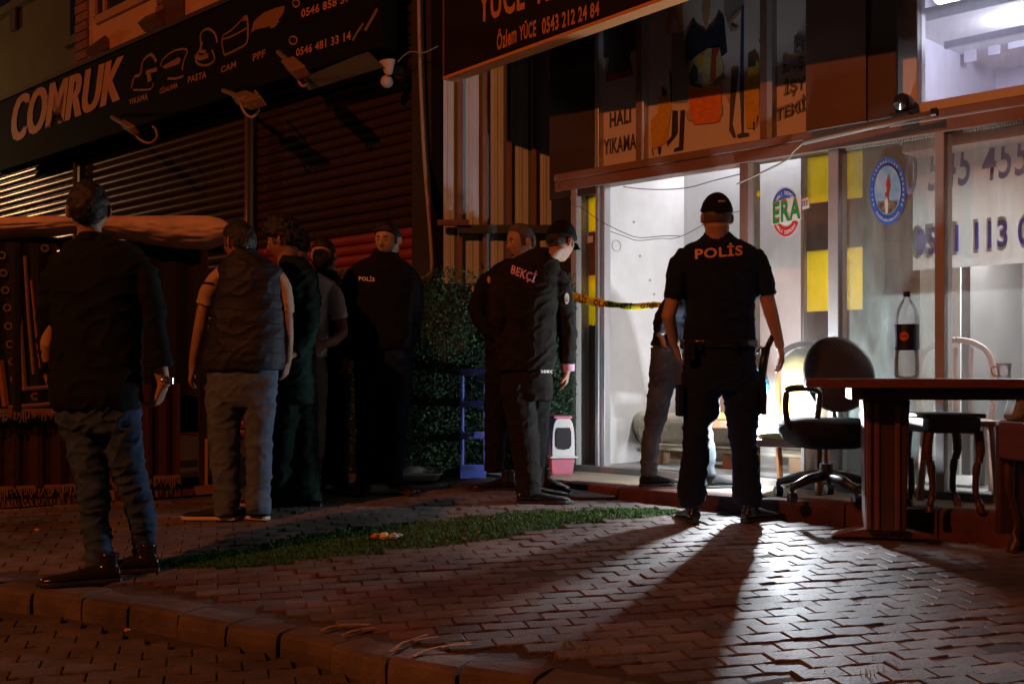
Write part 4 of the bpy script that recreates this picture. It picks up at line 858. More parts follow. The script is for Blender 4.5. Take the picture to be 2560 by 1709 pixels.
# ------------------------------------------------------------------ people
def remesh(bm, vox, smooth=3, folds=0, seed=0, fscale=7, detail=0):
    bmesh.ops.recalc_face_normals(bm, faces=bm.faces)
    me = bpy.data.meshes.new('t'); bm.to_mesh(me); bm.free(); o = bpy.data.objects.new('t', me); C.objects.link(o)
    m = o.modifiers.new('r', 'REMESH'); m.mode = 'VOXEL'; m.voxel_size = vox; m.use_smooth_shade = True
    if smooth: s = o.modifiers.new('s', 'SMOOTH'); s.iterations = smooth; s.factor = .5
    dg = bpy.context.evaluated_depsgraph_get(); r = bpy.data.meshes.new_from_object(o.evaluated_get(dg)); bpy.data.objects.remove(o); bpy.data.meshes.remove(me)
    n = len(r.vertices); co_ = np.empty(n*3, np.float32); r.vertices.foreach_get('co', co_); co_ = co_.reshape(-1, 3)
    if folds:
        nr = np.empty(n*3, np.float32); r.vertices.foreach_get('normal', nr); nr = nr.reshape(-1, 3); d = np.empty(n)
        for i in range(n):
            x, y, z = co_[i]; a = noise.noise(Vector((x*fscale*.7+seed, y*fscale*.7, z*fscale*1.5+x*4)))
            b = 1-abs(noise.noise(Vector((x*fscale*1.4+3+seed, y*fscale, z*fscale*2.4-x*5))))*2
            d[i] = a*.55+(b*b*b if b > 0 else 0)*.65-.15
        co_ = co_+nr*(d*folds*1.35)[:, None]; r.vertices.foreach_set('co', co_.astype(np.float32).ravel())
    r.polygons.foreach_set('use_smooth', [True]*len(r.polygons)); r.update(); return r
ICO = bmesh.new(); bmesh.ops.create_icosphere(ICO, subdivisions=5, radius=1); ICO.verts.ensure_lookup_table()
IV = [v.co.copy() for v in ICO.verts]; IF = [[v.index for v in f.verts] for f in ICO.faces]; ICO.free()
def headp(v):
    x, y, z = v; p = Vector((x*.076, y*.097, z*.119))
    if z < 0:
        t = -z; p.x *= 1-.28*t*t; 
        if y < 0: p.y *= 1-.40*t
    if z > .6: p.x *= 1-.06*(z-.6)
    if y > 0:
        e = lambda cx, cz, sx, sz: math.exp(-((x-cx)/sx)**2-((z-cz)/sz)**2)
        p.y -= .007*max(0, y-.6)/.4
        p.y += .024*e(0, -.20, .13, .17)+.010*e(0, -.02, .10, .18)
        p.y -= .011*(e(.36, .06, .17, .11)+e(-.36, .06, .17, .11))
        p.y += .005*(e(.33, .24, .25, .08)+e(-.33, .24, .25, .08))+.006*e(0, -.50, .26, .05)+.006*e(0, -.60, .24, .05)-.004*e(0, -.55, .26, .02)+.010*e(0, -.86, .3, .14)
        p.y -= .004*(e(.5, -.45, .2, .25)+e(-.5, -.45, .2, .25))
    return p
BODIES = []
class Person:
    def __init__(s, label, px, py, Y, group='people standing outside the shops', level=False):
        s.Y = Y; s.o = P(px, py, Y); s.o.z = PZ if level else gz(Y); s.root = T('person', label, 'person', s.o, 0, group); s.k = Y/F; s.body = bmesh.new(); s.n = random.random()*50
    def L(s, px, py, dy=0): return P(px, py, s.Y+dy)-s.o
    def limb(s, bm, pts, n=16, ex=2.0, force=False):
        """pts: (px, py, depth offset, half width px, half depth px)"""
        if bm is s.body and pts[-1][1] > 1150 and not force: return
        c = [s.L(*p[:3]) for p in pts]; R = []
        for i, p in enumerate(c):
            t = (c[min(i+1, len(c)-1)]-c[max(i-1, 0)]).normalized(); u = Vector((0, 1, 0)); u = (u-t*u.dot(t)); u = u.normalized() if u.length > .15 else Vector((0, 0, 1)).cross(t).cross(t).normalized()*-1
            w_ = u.cross(t).normalized(); a = pts[i][3]*s.k; b = (pts[i][4] if len(pts[i]) > 4 else pts[i][3])*s.k; row = []
            for j in range(n):
                q = 2*math.pi*j/n; cc, ss = math.cos(q), math.sin(q); row.append(p+w_*a*math.copysign(abs(cc)**(2/ex), cc)+u*b*math.copysign(abs(ss)**(2/ex), ss))
            R.append(row)
        rings(bm, R)
    def torso(s, bm, rows, ex=2.3):
        """rows: (left px, right px, py, depth offset, half depth m)"""
        R = []
        for l_, r_, py, dy, hd in rows:
            if bm is s.body: c_ = (l_+r_)/2; l_, r_, py, hd = c_+(l_-c_)*.78, c_+(r_-c_)*.78, py+(26 if (r_-l_)*s.k < .42 and py < 760 else 8), hd*.75
            a, b = s.L(l_, py, dy), s.L(r_, py, dy); c = (a+b)/2; h = (b-a).x/2
            R.append([c+Vector((h*math.copysign(abs(math.cos(q))**(2/ex), math.cos(q)), hd*math.copysign(abs(math.sin(q))**(2/ex), math.sin(q)), 0)) for q in [2*math.pi*j/28 for j in range(28)]])
        rings(bm, R)
    def part(s, name, bm, mat, vox=.009, smooth=3, folds=.006, **k):
        me = remesh(bm, vox, smooth, folds, s.n, **k); me.materials.append(mat); s.n += 7; return obj(name, me, None, s.root)
    def cut(s, name, bm, mat, parent=None, smooth=True, **k): return obj(name, bm, mat, parent or s.root, smooth, **k)
    def head(s, px, py, dy=0, yaw=0, pitch=0, roll=0, sc=1, ears=True):
        s.hc = s.L(px, py, dy); s.hm = Matrix.Translation(s.hc) @ Matrix.Rotation(math.radians(roll), 4, 'Y') @ Matrix.Rotation(math.radians(yaw), 4, 'Z') @ Matrix.Rotation(math.radians(pitch), 4, 'X') @ Matrix.Scale(sc, 4)
        vs_ = [s.body.verts.new(s.hm @ headp(v)) for v in IV]
        for f in IF: s.body.faces.new([vs_[i] for i in f])
        if ears:
            for sx in (-1, 1):
                b = bmesh.new(); bmesh.ops.create_uvsphere(b, u_segments=12, v_segments=8, radius=1)
                for v in b.verts:
                    q = Vector(v.co); v.co = s.hm @ Vector((sx*(.083+q.x*.010-.010*q.y), -.006+q.y*.017-.006*abs(q.z), -.004+q.z*.033))
                me = bpy.data.meshes.new('e'); b.to_mesh(me); b.free(); s.body.from_mesh(me); bpy.data.meshes.remove(me)
    def shell(s, name, mat, f, off=.010, amp=.003, fs_=40, parent=None):
        """hair, beard or cap: the head's own form pushed out where f > 0 and sunk under the skin elsewhere"""
        bm = bmesh.new(); V = []
        for v in IV:
            t = max(0, min(1, f(v)/.10)); t = t*t*(3-2*t); p = headp(v); nrm = Vector((v.x/.076, v.y/.097, v.z/.119)).normalized()
            o_ = off(v) if callable(off) else off
            V.append(bm.verts.new(s.hm @ (p+nrm*(-.007+(o_+.007+amp*noise.noise(v*fs_*.12+Vector((s.n, 0, 0)))*2+amp*noise.noise(v*fs_*.5)*1.5)*t))))
        for g in IF: bm.faces.new([V[i] for i in g])
        return s.cut(name, bm, mat, parent)
    def hair(s, mat, off=.010, hi=.62, mid=.06, low=-.52, amp=.003):
        def f(v):
            t = v.y; th = mid+(hi-mid)*max(0, t)**.8 if t > 0 else mid+(low-mid)*(-t)**.7
            if abs(v.x) > .55 and -.45 < t < .35: th = max(th, .05)
            return v.z-th
        h = s.shell('hair', mat, f, off, amp)
        def g(v):
            t = v.y; th = mid-.03+(hi-mid+.02)*max(0, t)**.8 if t > 0 else mid-.1+(low-mid-.12)*(-t)**.7
            if abs(v.x) > .6 and -.1 < t < .42: th = -.28
            return v.z-th
        s.shell('cropped_hair', M('hair_cropped', (.075, .05, .04), .75, ns=90, na=.5), g, .0022, .0004, parent=h); return h
    def eyes(s):
        for sx in (-1, 1):
            b = bmesh.new(); bmesh.ops.create_uvsphere(b, u_segments=12, v_segments=8, radius=.0105); bmesh.ops.transform(b, matrix=s.hm @ Matrix.Translation((sx*.0275, .0765, .006)), verts=b.verts); e = s.cut('eye', b, M('eye_white', (.5, .45, .42), .2))
            b = bmesh.new(); bmesh.ops.create_uvsphere(b, u_segments=10, v_segments=8, radius=.0055); bmesh.ops.transform(b, matrix=s.hm @ Matrix.Translation((sx*.0275, .0845, .006)), verts=b.verts); s.cut('iris', b, M('iris', (.02, .012, .01), .15), e)
            b = bmesh.new(); tube(b, [s.hm @ Vector((sx*x, y, .026+z)) for x, y, z in ((.012, .094, 0), (.027, .092, .005), (.043, .080, .001))], [.0014, .0024, .001], n=5); s.cut('eyebrow', b, hair_b)
        b = bmesh.new(); tube(b, [s.hm @ Vector((x, y, -.066)) for x, y in ((-.022, .082), (-.01, .0915), (0, .094), (.01, .0915), (.022, .082))], [.001, .004, .0045, .004, .001], n=6); s.cut('lips', b, M('lips', (.28, .10, .08), .5))
    def neck(s, px, py, dy=0, r=30, top=None):
        b = s.body; h = s.hm @ Vector((0, -.02, -.05)); n = s.L(px, py, dy); R = []
        for t, k in ((0, .92), (.5, .9), (.85, .98), (1.12, 1.15)):
            c = h.lerp(n, t); R.append([c+Vector((r*s.k*k*math.cos(q), r*s.k*k*.95*math.sin(q), 0)) for q in [2*math.pi*j/16 for j in range(16)]])
        rings(b, R)
    def hand(s, wr, tip, nrm, thumb, size=1, curl=.5, grip=None):
        """wr, tip: wrist and knuckle direction; nrm: way the palm faces; thumb: side of the thumb"""
        b = s.body; w0 = s.L(*wr); d = (s.L(*tip)-w0).normalized(); n = Vector(nrm); n = (n-d*n.dot(d)).normalized(); sd = Vector(thumb); sd = (sd-d*sd.dot(d)-n*sd.dot(n)).normalized(); z = size
        R = []
        for t, w_, h_ in ((-.02, .028, .022), (.0, .028, .020), (.03, .037, .018), (.065, .042, .016), (.088, .041, .013), (.096, .036, .008)):
            R.append([w0+d*t*z+sd*w_*z*math.cos(q)+n*h_*z*math.sin(q) for q in [2*math.pi*j/14 for j in range(14)]])
        rings(b, R)
        for i, (o_, ln) in enumerate(((.030, .072), (.010, .080), (-.010, .076), (-.030, .060))):
            p = w0+(d*.082+sd*o_)*z; q = [p]; a = .15; c_ = curl*(1+.12*i)
            dd = d+sd*o_*1.8
            for seg in (.42, .32, .26):
                a += c_*(.55 if seg > .4 else .7); p = p+(dd*math.cos(a)+n*math.sin(a)).normalized()*ln*seg*z; q.append(p)
            tube(b, q, [.0092*z, .0088*z, .0080*z, .0062*z], n=8)
        p = w0+(d*.02+sd*.028)*z; q = [p, p+(sd*.022+d*.026+n*.006)*z, p+(sd*.032+d*.052+n*.018)*z, p+(sd*.028+d*.072+n*.030)*z]
        tube(b, q, [.014*z, .0115*z, .010*z, .007*z], n=8)
    def shoe(s, px, py, dy, yaw, mat, L_=.29, sole=None, boot=.10, top=.045, gz_=None, w_=1, lift=0):
        """heel point on the ground; yaw: 0 points away, 90 to the left, -90 to the right"""
        h = s.L(px, py, dy); h.z = lift+((gz(s.Y+dy)-s.o.z) if gz_ is None else gz_); f = Vector((-math.sin(math.radians(yaw)), math.cos(math.radians(yaw)), 0)); r = Vector((f.y, -f.x, 0)); b = bmesh.new(); R = []
        for t, w, zt in ((-.01, .024*w_, .06), (.0, .034*w_, .075), (.05, .038*w_, .085), (.10, .038*w_, .078), (.15, .042*w_, .062), (.20, .048*w_, .050), (.25, .046*w_, .043), (.28, .034*w_, .036), (.295, .016*w_, .026)):
            c = h+f*t*L_/.29
            R.append([c+r*w*math.copysign(abs(math.cos(q))**.8, math.cos(q))+Vector((0, 0, .012+(zt-.012)*.5+(zt-.012)*.5*math.sin(q))) for q in [2*math.pi*j/16 for j in range(16)]])
        rings(b, R); tube(b, [h+f*.045+Vector((0, 0, .03)), h+f*.042+Vector((0, 0, .075)), h+f*.040+Vector((0, 0, boot+.04))], [.040, .042, top], n=14)
        sh = s.part('shoe', b, mat, .006, 2, .0)
        b = bmesh.new(); o_ = [(-.014, .020), (-.006, .034), (.05, .040), (.11, .037), (.17, .044), (.22, .050), (.26, .046), (.29, .028), (.305, .004)]
        o_ = [(t, w*w_) for t, w in o_]; poly(b, [h+f*t*L_/.29+r*w for t, w in o_]+[h+f*t*L_/.29-r*w for t, w in o_[::-1]], .020); s.cut('sole', b, sole or M('sole_black', (.02, .02, .02), .6), sh, smooth=False, bevel=.004); return sh
    def legs(s, name, mat, waist, legs, folds=.008, vox=.009, **k):
        b = bmesh.new(); s.torso(b, [((l_+r_)/2+(l_-r_)*.465, (l_+r_)/2+(r_-l_)*.465, y_, q_, h_*.93) for l_, r_, y_, q_, h_ in waist])
        for l_ in legs:
            s.limb(b, l_); s.limb(s.body, [(q[0], q[1], q[2], q[3]*.55, (q[4] if len(q) > 4 else q[3])*.55) for q in l_]+[(l_[-1][0], 1149, l_[-1][2], 1)][:0], force=True)
        return s.part(name, b, mat, vox, 3, folds, **k)
    def finish(s, mat, vox=.006): BODIES.append((s, mat, vox))
    def print_on(s, target, body, quad, mat, bold=.04, name='lettering', **k):
        """lettering laid on the cloth: each point is dropped onto the garment from the viewer's side"""
        me = target.data; t = BVHTree.FromPolygons([v.co for v in me.vertices], [list(p.vertices) for p in me.polygons])
        bm = fit_text(body, [s.L(x, y, 0) for x, y in quad], bold=bold, **k); bmesh.ops.triangulate(bm, faces=bm.faces); s.drop(bm, t)
        return s.cut(name, bm, mat, target, smooth=False)
    def drop(s, bm, t):
        for it in range(3):
            lg = [e for e in bm.edges if e.calc_length() > .018]
            if lg: bmesh.ops.subdivide_edges(bm, edges=lg, cuts=1); bmesh.ops.triangulate(bm, faces=bm.faces)
        for v in bm.verts:
            cam_l = Vector((0, 0, ZC))-s.o; d = (v.co-cam_l).normalized(); h = t.ray_cast(cam_l, d)
            v.co = h[0]-d*.0045+h[1]*.001 if h[0] else v.co
    def seam(s, target, pts, r=.0022, mat=None, k=5):
        me = target.data; t = BVHTree.FromPolygons([v.co for v in me.vertices], [list(p.vertices) for p in me.polygons]); q = []
        for x in catmull([Vector((a, b, 0)) for a, b in pts], k):
            w_ = s.L(x.x, x.y, 0); o_ = Vector((0, 0, ZC))-s.o; dr = (w_-o_).normalized(); h = t.ray_cast(o_, dr)
            if h[0]: q.append(h[0])
        if len(q) > 2: bm = bmesh.new(); tube(bm, q, r, n=5); s.cut('seam', bm, mat or target.data.materials[0], target)
    def patch(s, target, px, py, rx, ry, mat, name='patch', n=16):
        me = target.data; t = BVHTree.FromPolygons([v.co for v in me.vertices], [list(p.vertices) for p in me.polygons]); bm = bmesh.new()
        poly(bm, [s.L(px+rx*math.cos(2*math.pi*j/n), py-ry*math.sin(2*math.pi*j/n)) for j in range(n)]); bmesh.ops.triangulate(bm, faces=bm.faces); s.drop(bm, t); return s.cut(name, bm, mat, target, smooth=False)
def skin(name, rgb): return M(name, rgb, .55, ns=35, na=.15, bump=.25, bs=220, spec=.4)
def cloth(name, rgb, **k):
    a = dict(rough=.9, ns=9, na=.25, bump=.55, bs=350, spec=.15); a.update(k); return M(name, rgb, **a)
sk1 = skin('skin_tan', (.42, .24, .16)); sk2 = skin('skin_olive', (.34, .19, .13))
hair_b = M('hair_black', (.014, .012, .012), .6, ns=60, na=.5, bump=1, bs=240, stretch=(1, 1, .25)); hair_g = M('hair_grey', (.14, .12, .115), .7, ns=60, na=.5, bump=1, bs=240); stub = M('hair_stubble', (.11, .075, .06), .7, ns=80, na=.4)
navy = cloth('uniform_navy', (.011, .019, .046)); black = cloth('uniform_black', (.012, .012, .014)); denim = cloth('denim_blue', (.05, .09, .17), ns=20, na=.35); denim_l = cloth('denim_pale', (.11, .145, .21), ns=16, na=.35); leather = M('leather_black', (.015, .014, .014), .22, bump=.4, bs=60); wsole = M('sole_white', (.6, .5, .42), .7)

# 1 --- officer in the middle, seen from behind
p = Person('police officer in navy short-sleeved shirt and cap standing with his back to us', 1800, 1303, 6.42)
p.head(1791, 545, 0, yaw=5, sc=1.0); p.neck(1791, 605, .01, r=33)
tb = bmesh.new()
p.torso(tb, [(1703, 1893, 872, 0, .125), (1706, 1890, 850, 0, .125), (1713, 1885, 800, 0, .125), (1714, 1886, 750, 0, .135), (1706, 1895, 700, 0, .14), (1697, 1903, 660, 0, .135), (1699, 1900, 634, 0, .12), (1716, 1880, 614, .01, .10), (1745, 1846, 598, .02, .075), (1758, 1829, 586, .02, .062)])
p.limb(tb, [(1722, 640, 0, 30, 34), (1702, 660, 0, 29, 36), (1690, 700, -.01, 26, 34), (1684, 748, -.02, 25, 30)]); p.limb(tb, [(1877, 638, 0, 30, 34), (1895, 660, 0, 29, 36), (1910, 700, -.01, 25, 34), (1917, 740, -.02, 24, 30)])
top = p.part('shirt', tb, navy, .0085, 3, .007)
cb_ = bmesh.new(); p.torso(cb_, [(1755, 1832, 604, .015, .078), (1757, 1829, 590, .012, .074), (1761, 1826, 580, .01, .068)], 2); p.part('collar', cb_, navy, .007, 1, 0)
p.print_on(top, 'POLİS', [(1738, 648), (1857, 638), (1856, 605), (1737, 615)], M('print_reflective', (.70, .36, .24), .5), bold=.045)
p.limb(p.body, [(1700, 690, 0, 20, 20), (1682, 750, -.02, 19, 20), (1671, 790, -.02, 18, 19), (1680, 830, .03, 15, 16), (1688, 862, .07, 12, 13)]); p.hand((1688, 862, .07), (1697, 890, .10), (1, .2, 0), (0, 1, 0), curl=.3)
p.limb(p.body, [(1898, 680, 0, 20, 20), (1916, 740, -.02, 19, 20), (1928, 785, -.02, 18, 19), (1940, 830, .0, 15, 16), (1950, 868, .02, 12, 13)]); p.hand((1950, 866, .02), (1955, 900, .03), (-1, .1, 0), (-.5, -1, 0), curl=.45)
p.torso(p.body, [(1720, 1880, 860, 0, .09), (1722, 1876, 740, 0, .10), (1715, 1885, 650, 0, .10), (1740, 1850, 612, 0, .07)]); p.limb(p.body, [(1745, 860, 0, 34, 34), (1740, 1060, 0, 20, 20), (1735, 1270, 0, 14, 14)]); p.limb(p.body, [(1850, 860, 0, 34, 34), (1860, 1060, 0, 20, 20), (1868, 1270, 0, 14, 14)])
p.finish(sk1, .006)
p.shell('hair', stub, lambda v: (v.z+.35 if v.y < 0 else v.z-.2), .0035, .0006)
cap_m = cloth('cap_navy', (.012, .014, .022))
cp_ = p.shell('cap', cap_m, lambda v: v.z-(.16 if v.y < 0 else .22), lambda v: .017+.014*max(0, v.z-.5)+.006*max(0, -v.y)*(v.z > .3), .0008)
def brim(p, parent, mat, ln=.075):
    bm = bmesh.new(); g = []
    for rr_, z in ((0, .004), (1, .0)):
        g.append([p.hm @ Vector((.074*math.sin(a)*(1-.08*rr_), .060+.035*math.cos(a)*1+rr_*ln*math.cos(a)**.6*1, .030-rr_*.022-.022*abs(math.sin(a))**2)) for a in np.linspace(-1.35, 1.35, 15)])
    V0 = [bm.verts.new(q) for q in g[0]]; V1 = [bm.verts.new(q) for q in g[1]]
    for i in range(14): bm.faces.new((V0[i], V0[i+1], V1[i+1], V1[i]))
    e = bmesh.ops.extrude_face_region(bm, geom=bm.faces[:]); bmesh.ops.translate(bm, verts=[q for q in e['geom'] if isinstance(q, bmesh.types.BMVert)], vec=(0, 0, .004)); return p.cut('brim', bm, mat, parent)
brim(p, cp_, cap_m)
bm = bmesh.new(); tube(bm, [p.hm @ Vector((.103*math.sin(a)*.82, -.112*math.cos(a), .030)) for a in np.linspace(-.5, .5, 7)], .006, n=6, flat=2); p.cut('strap', bm, black, cp_)
bm = bmesh.new(); tube(bm, [p.hm @ Vector((.0+x, -.112-.0, .078)) for x in (-.02, .02)], .005, n=4); p.cut('cap_mark', bm, M('print_reflective', (.7, .36, .24)), cp_)
tr_ = p.legs('trousers', navy, [(1702, 1893, 852, 0, .12), (1700, 1896, 890, 0, .13), (1700, 1898, 940, 0, .135), (1704, 1902, 975, 0, .12)],
 [[(1751, 930, 0, 52, 44), (1752, 980, 0, 50, 43), (1751, 1035, 0, 45, 40), (1741, 1062, 0, 34, 36), (1738, 1137, 0, 33, 34), (1732, 1200, 0, 34, 34), (1729, 1243, 0, 36, 36), (1733, 1262, 0, 30, 34)],
  [(1853, 930, 0, 50, 44), (1855, 980, 0, 48, 43), (1857, 1030, 0, 44, 40), (1856, 1085, 0, 36, 36), (1861, 1137, 0, 32, 34), (1864, 1190, 0, 33, 34), (1868, 1240, 0, 37, 37), (1866, 1262, 0, 32, 36)]], folds=.010)
for x, y in ((1700, 1000), (1903, 995)):
    b = bmesh.new(); q = p.L(x, y, -.01); box(b, q.x-.018, q.x+.018, q.y-.07, q.y+.07, q.z-.09, q.z+.09); p.part('cargo_pocket', b, navy, .009, 3, .004)
b = bmesh.new(); p.torso(b, [(1702, 1894, 868, 0, .135), (1702, 1894, 849, 0, .135)]); p.part('belt', b, leather, .008, 1, 0)
for x, y in ((1748, 862), (1835, 858)): q = p.L(x, y, -.13); p.cut('belt_loop', B(q.x-.012, q.x+.012, q.y-.01, q.y+.01, q.z-.03, q.z+.02), black, smooth=False)
# holster with pistol and torch on the right hip
b = bmesh.new(); tube(b, [p.L(1905, 955, 0), p.L(1908, 910, 0), p.L(1916, 868, 0)], [.022, .026, .024], n=10); hol = p.cut('holster', b, blackp); b = bmesh.new(); tube(b, [p.L(1914, 880, 0), p.L(1926, 852, 0), p.L(1932, 838, 0)], [.017, .017, .014], n=10); p.cut('pistol_grip', b, blackp, hol); b = bmesh.new(); tube(b, [p.L(1892, 882, 0), p.L(1903, 866, 0), p.L(1905, 880, 0)], .006, n=6); p.cut('clip', b, blackp, hol)
p.shoe(1738, 1303, -.06, 8, leather, .28, boot=.15, top=.052); p.shoe(1862, 1301, -.03, -62, leather, .30, boot=.15, top=.052)

p.seam(top, [(1706, 664), (1750, 656), (1800, 658), (1850, 655), (1898, 664)]); p.seam(top, [(1712, 840), (1760, 844), (1820, 844), (1884, 840)])
for x in (1709, 1893): p.seam(top, [(x, 650), (x+(6 if x < 1800 else -6), 690), (x+(10 if x < 1800 else -10), 735)])
p.seam(tr_, [(1800, 872), (1801, 920), (1802, 960)]); p.seam(tr_, [(1730, 885), (1750, 892), (1772, 888)], .003); p.seam(tr_, [(1828, 888), (1850, 892), (1872, 885)], .003)
p.cut('radio', B(*(lambda q: (q.x-.03, q.x+.03, q.y-.02, q.y+.02, q.z-.07, q.z+.04))(p.L(1722, 868, -.13))), blackp, smooth=False, bevel=.006)
# 2 --- man in jeans at the left, seen from behind
p = Person('man in dark shirt with rolled sleeves and jeans standing at the left kerb', 270, 1450, 5.12)
p.head(222, 526, 0, yaw=14, sc=1.03, roll=-2); p.neck(226, 600, .01, r=32)
tb = bmesh.new()
p.torso(tb, [(128, 352, 1022, 0, .135), (126, 354, 980, 0, .14), (130, 352, 900, 0, .135), (134, 352, 820, 0, .13), (132, 358, 740, 0, .14), (126, 366, 690, 0, .135), (134, 366, 650, 0, .12), (160, 345, 618, .01, .10), (190, 290, 596, .02, .07), (200, 268, 584, .02, .06)])
p.limb(tb, [(338, 655, 0, 30, 34), (362, 685, 0, 31, 37), (380, 760, -.01, 29, 36), (393, 830, -.01, 27, 33), (398, 880, .0, 27, 30), (403, 912, .0, 27, 30)])
p.limb(tb, [(158, 655, 0, 30, 34), (136, 690, 0, 30, 37), (122, 770, 0, 27, 36), (118, 850, .03, 25, 33), (124, 930, .06, 22, 28)])
gs = cloth('shirt_darkgreen', (.009, .013, .013)); top = p.part('shirt', tb, gs, .0085, 3, .012, fscale=6)
cb_ = bmesh.new(); p.torso(cb_, [(192, 275, 606, .015, .085), (196, 266, 592, .012, .078), (201, 259, 582, .01, .070)], 2); p.part('collar', cb_, gs, .007, 1, 0)
cb_ = bmesh.new(); p.limb(cb_, [(397, 880, 0, 30, 33), (404, 918, 0, 30, 32)]); p.part('cuff', cb_, gs, .007, 1, .003)
p.limb(p.body, [(372, 760, 0, 24, 24), (392, 860, 0, 22, 22), (400, 915, .02, 19, 20), (408, 950, .03, 16, 17), (411, 968, .03, 15, 15)]); p.hand((408, 962, .03), (396, 1002, .06), (-1, .2, .1), (0, 1, -.2), curl=.75, size=1.05)
p.limb(p.body, [(140, 760, 0, 24, 24), (122, 860, 0, 21, 22), (124, 930, .06, 17, 19), (130, 958, .08, 14, 15)]); p.hand((128, 948, .07), (136, 985, .11), (1, .2, 0), (0, 1, 0), curl=.5)
p.torso(p.body, [(150, 330, 1000, 0, .09), (150, 336, 800, 0, .1), (150, 345, 680, 0, .1), (190, 300, 620, 0, .07)]); p.limb(p.body, [(190, 990, 0, 34, 34), (225, 1180, 0, 22, 22), (235, 1410, 0, 14, 14)]); p.limb(p.body, [(305, 990, 0, 34, 34), (325, 1180, 0, 22, 22), (352, 1380, .15, 14, 14)])
p.finish(sk1, .006)
p.hair(hair_b, .013, low=-.60, mid=.06, amp=.004)
wq = p.L(412, 950, .03); b = bmesh.new(); tube(b, [p.L(398, 948, .03)+Vector((.0, 0, 0)), p.L(424, 953, .03)], .006, n=6)
b = bmesh.new(); R = []
for z_ in (-.008, .008): R.append([wq+Vector((.034*math.cos(a), .032*math.sin(a), z_+.012*math.cos(a)*-.3)) for a in [2*math.pi*j/20 for j in range(20)]])
rings(b, R); wt = p.cut('wristwatch', b, M('watch_steel', (.6, .6, .62), .25, .9)); p.cut('watch_dial', B(wq.x+.030, wq.x+.042, wq.y-.018, wq.y+.010, wq.z-.02, wq.z+.016), M('watch_steel', (.6, .6, .62)), wt, smooth=False, bevel=.004)
p.legs('jeans', denim, [(134, 350, 960, 0, .13), (134, 354, 1000, 0, .135), (150, 352, 1050, 0, .13), (168, 350, 1080, 0, .11)],
 [[(196, 1010, 0, 60, 52), (208, 1080, 0, 52, 48), (222, 1150, 0, 45, 42), (232, 1220, -.01, 38, 38), (238, 1290, 0, 36, 36), (244, 1350, 0, 33, 34), (248, 1405, -.01, 31, 32), (252, 1440, -.02, 33, 36)],
  [(300, 1010, 0, 54, 50), (308, 1080, 0, 46, 46), (317, 1150, .02, 42, 42), (332, 1210, .05, 38, 38), (350, 1270, .08, 34, 34), (360, 1330, .12, 31, 32), (360, 1385, .15, 28, 29), (362, 1408, .14, 30, 33)]], folds=.012, fscale=9)
shn = M('shoe_patent', (.018, .016, .015), .16, bump=.3, bs=40); p.shoe(296, 1478, -.10, 112, shn, .32, boot=.09, top=.045, w_=1.12); p.shoe(392, 1432, .10, 108, shn, .30, boot=.09, top=.043, w_=1.1)

# 3 --- man in navy padded vest
p = Person('man in navy padded vest over striped polo and pale jeans, face turned left', 600, 1300, 6.47)
p.head(598, 607, 0, yaw=52, pitch=-4, sc=1.0); p.neck(603, 665, .0, r=29)
tb = bmesh.new()
p.torso(tb, [(506, 706, 926, 0, .14), (506, 712, 900, 0, .15), (520, 714, 840, 0, .145), (532, 712, 770, 0, .14), (540, 712, 710, 0, .14), (548, 704, 672, 0, .125), (565, 680, 652, .0, .10), (578, 650, 636, .0, .08), (582, 640, 622, 0, .07)])
vest = p.part('vest', tb, cloth('vest_navy', (.018, .022, .042), rough=.55, spec=.3), .0085, 3, .010, fscale=6)
for y_ in (700, 736, 772, 808, 844, 880): p.seam(vest, [(536-(y_-700)*.1, y_+2), (570, y_-2), (610, y_+3), (650, y_-1), (706, y_+3)], .0030, M('vest_seam', (.008, .01, .02), .8))
p.seam(vest, [(552, 668), (590, 664), (640, 666), (700, 672)], .003)
tb = bmesh.new(); p.limb(tb, [(560, 700, 0, 20, 20), (600, 690, 0, 30, 26), (650, 690, 0, 30, 26), (694, 700, 0, 20, 20)]); p.limb(tb, [(560, 685, 0, 22, 28), (540, 700, -.02, 22, 28), (522, 730, -.03, 22, 27), (512, 764, -.03, 22, 26)]); p.limb(tb, [(692, 690, 0, 20, 26), (712, 720, 0, 18, 26), (720, 760, 0, 14, 24), (722, 782, 0, 14, 22)])
polo = p.part('polo_shirt', tb, cloth('polo_orange', (.50, .33, .22)), .0075, 3, .004)
for y_ in (714, 740): 
    b = bmesh.new(); p.limb(b, [(530-(y_-714)*.35, y_-3, -.025, 23, 28.5), (529-(y_-714)*.35, y_+3, -.027, 23, 28.5)]); p.cut('stripe', b, cloth('stripe_dark', (.03, .025, .03)), polo)
p.limb(p.body, [(530, 720, -.02, 17, 17), (508, 775, -.03, 16, 17), (500, 820, -.03, 16, 16), (488, 880, 0, 13, 14), (482, 925, .04, 11, 11)]); p.hand((483, 918, .03), (475, 955, .06), (1, .3, 0), (.2, 1, 0), curl=.5, size=.98)
p.limb(p.body, [(712, 740, 0, 14, 16), (720, 800, 0, 13, 16), (722, 850, .02, 12, 14), (718, 905, .06, 11, 11)]); p.hand((718, 902, .06), (712, 940, .09), (-1, .3, 0), (0, 1, 0), curl=.5, size=.98)
p.torso(p.body, [(530, 690, 900, 0, .09), (545, 695, 700, 0, .09), (575, 655, 655, 0, .07)]); p.limb(p.body, [(565, 900, 0, 28, 28), (565, 1090, 0, 18, 18), (575, 1280, 0, 12, 12)]); p.limb(p.body, [(645, 900, 0, 28, 28), (648, 1090, 0, 18, 18), (648, 1280, 0, 12, 12)])
p.finish(sk2, .006); p.hair(hair_b, .013, hi=.55, mid=.05, low=-.5, amp=.004); p.eyes()
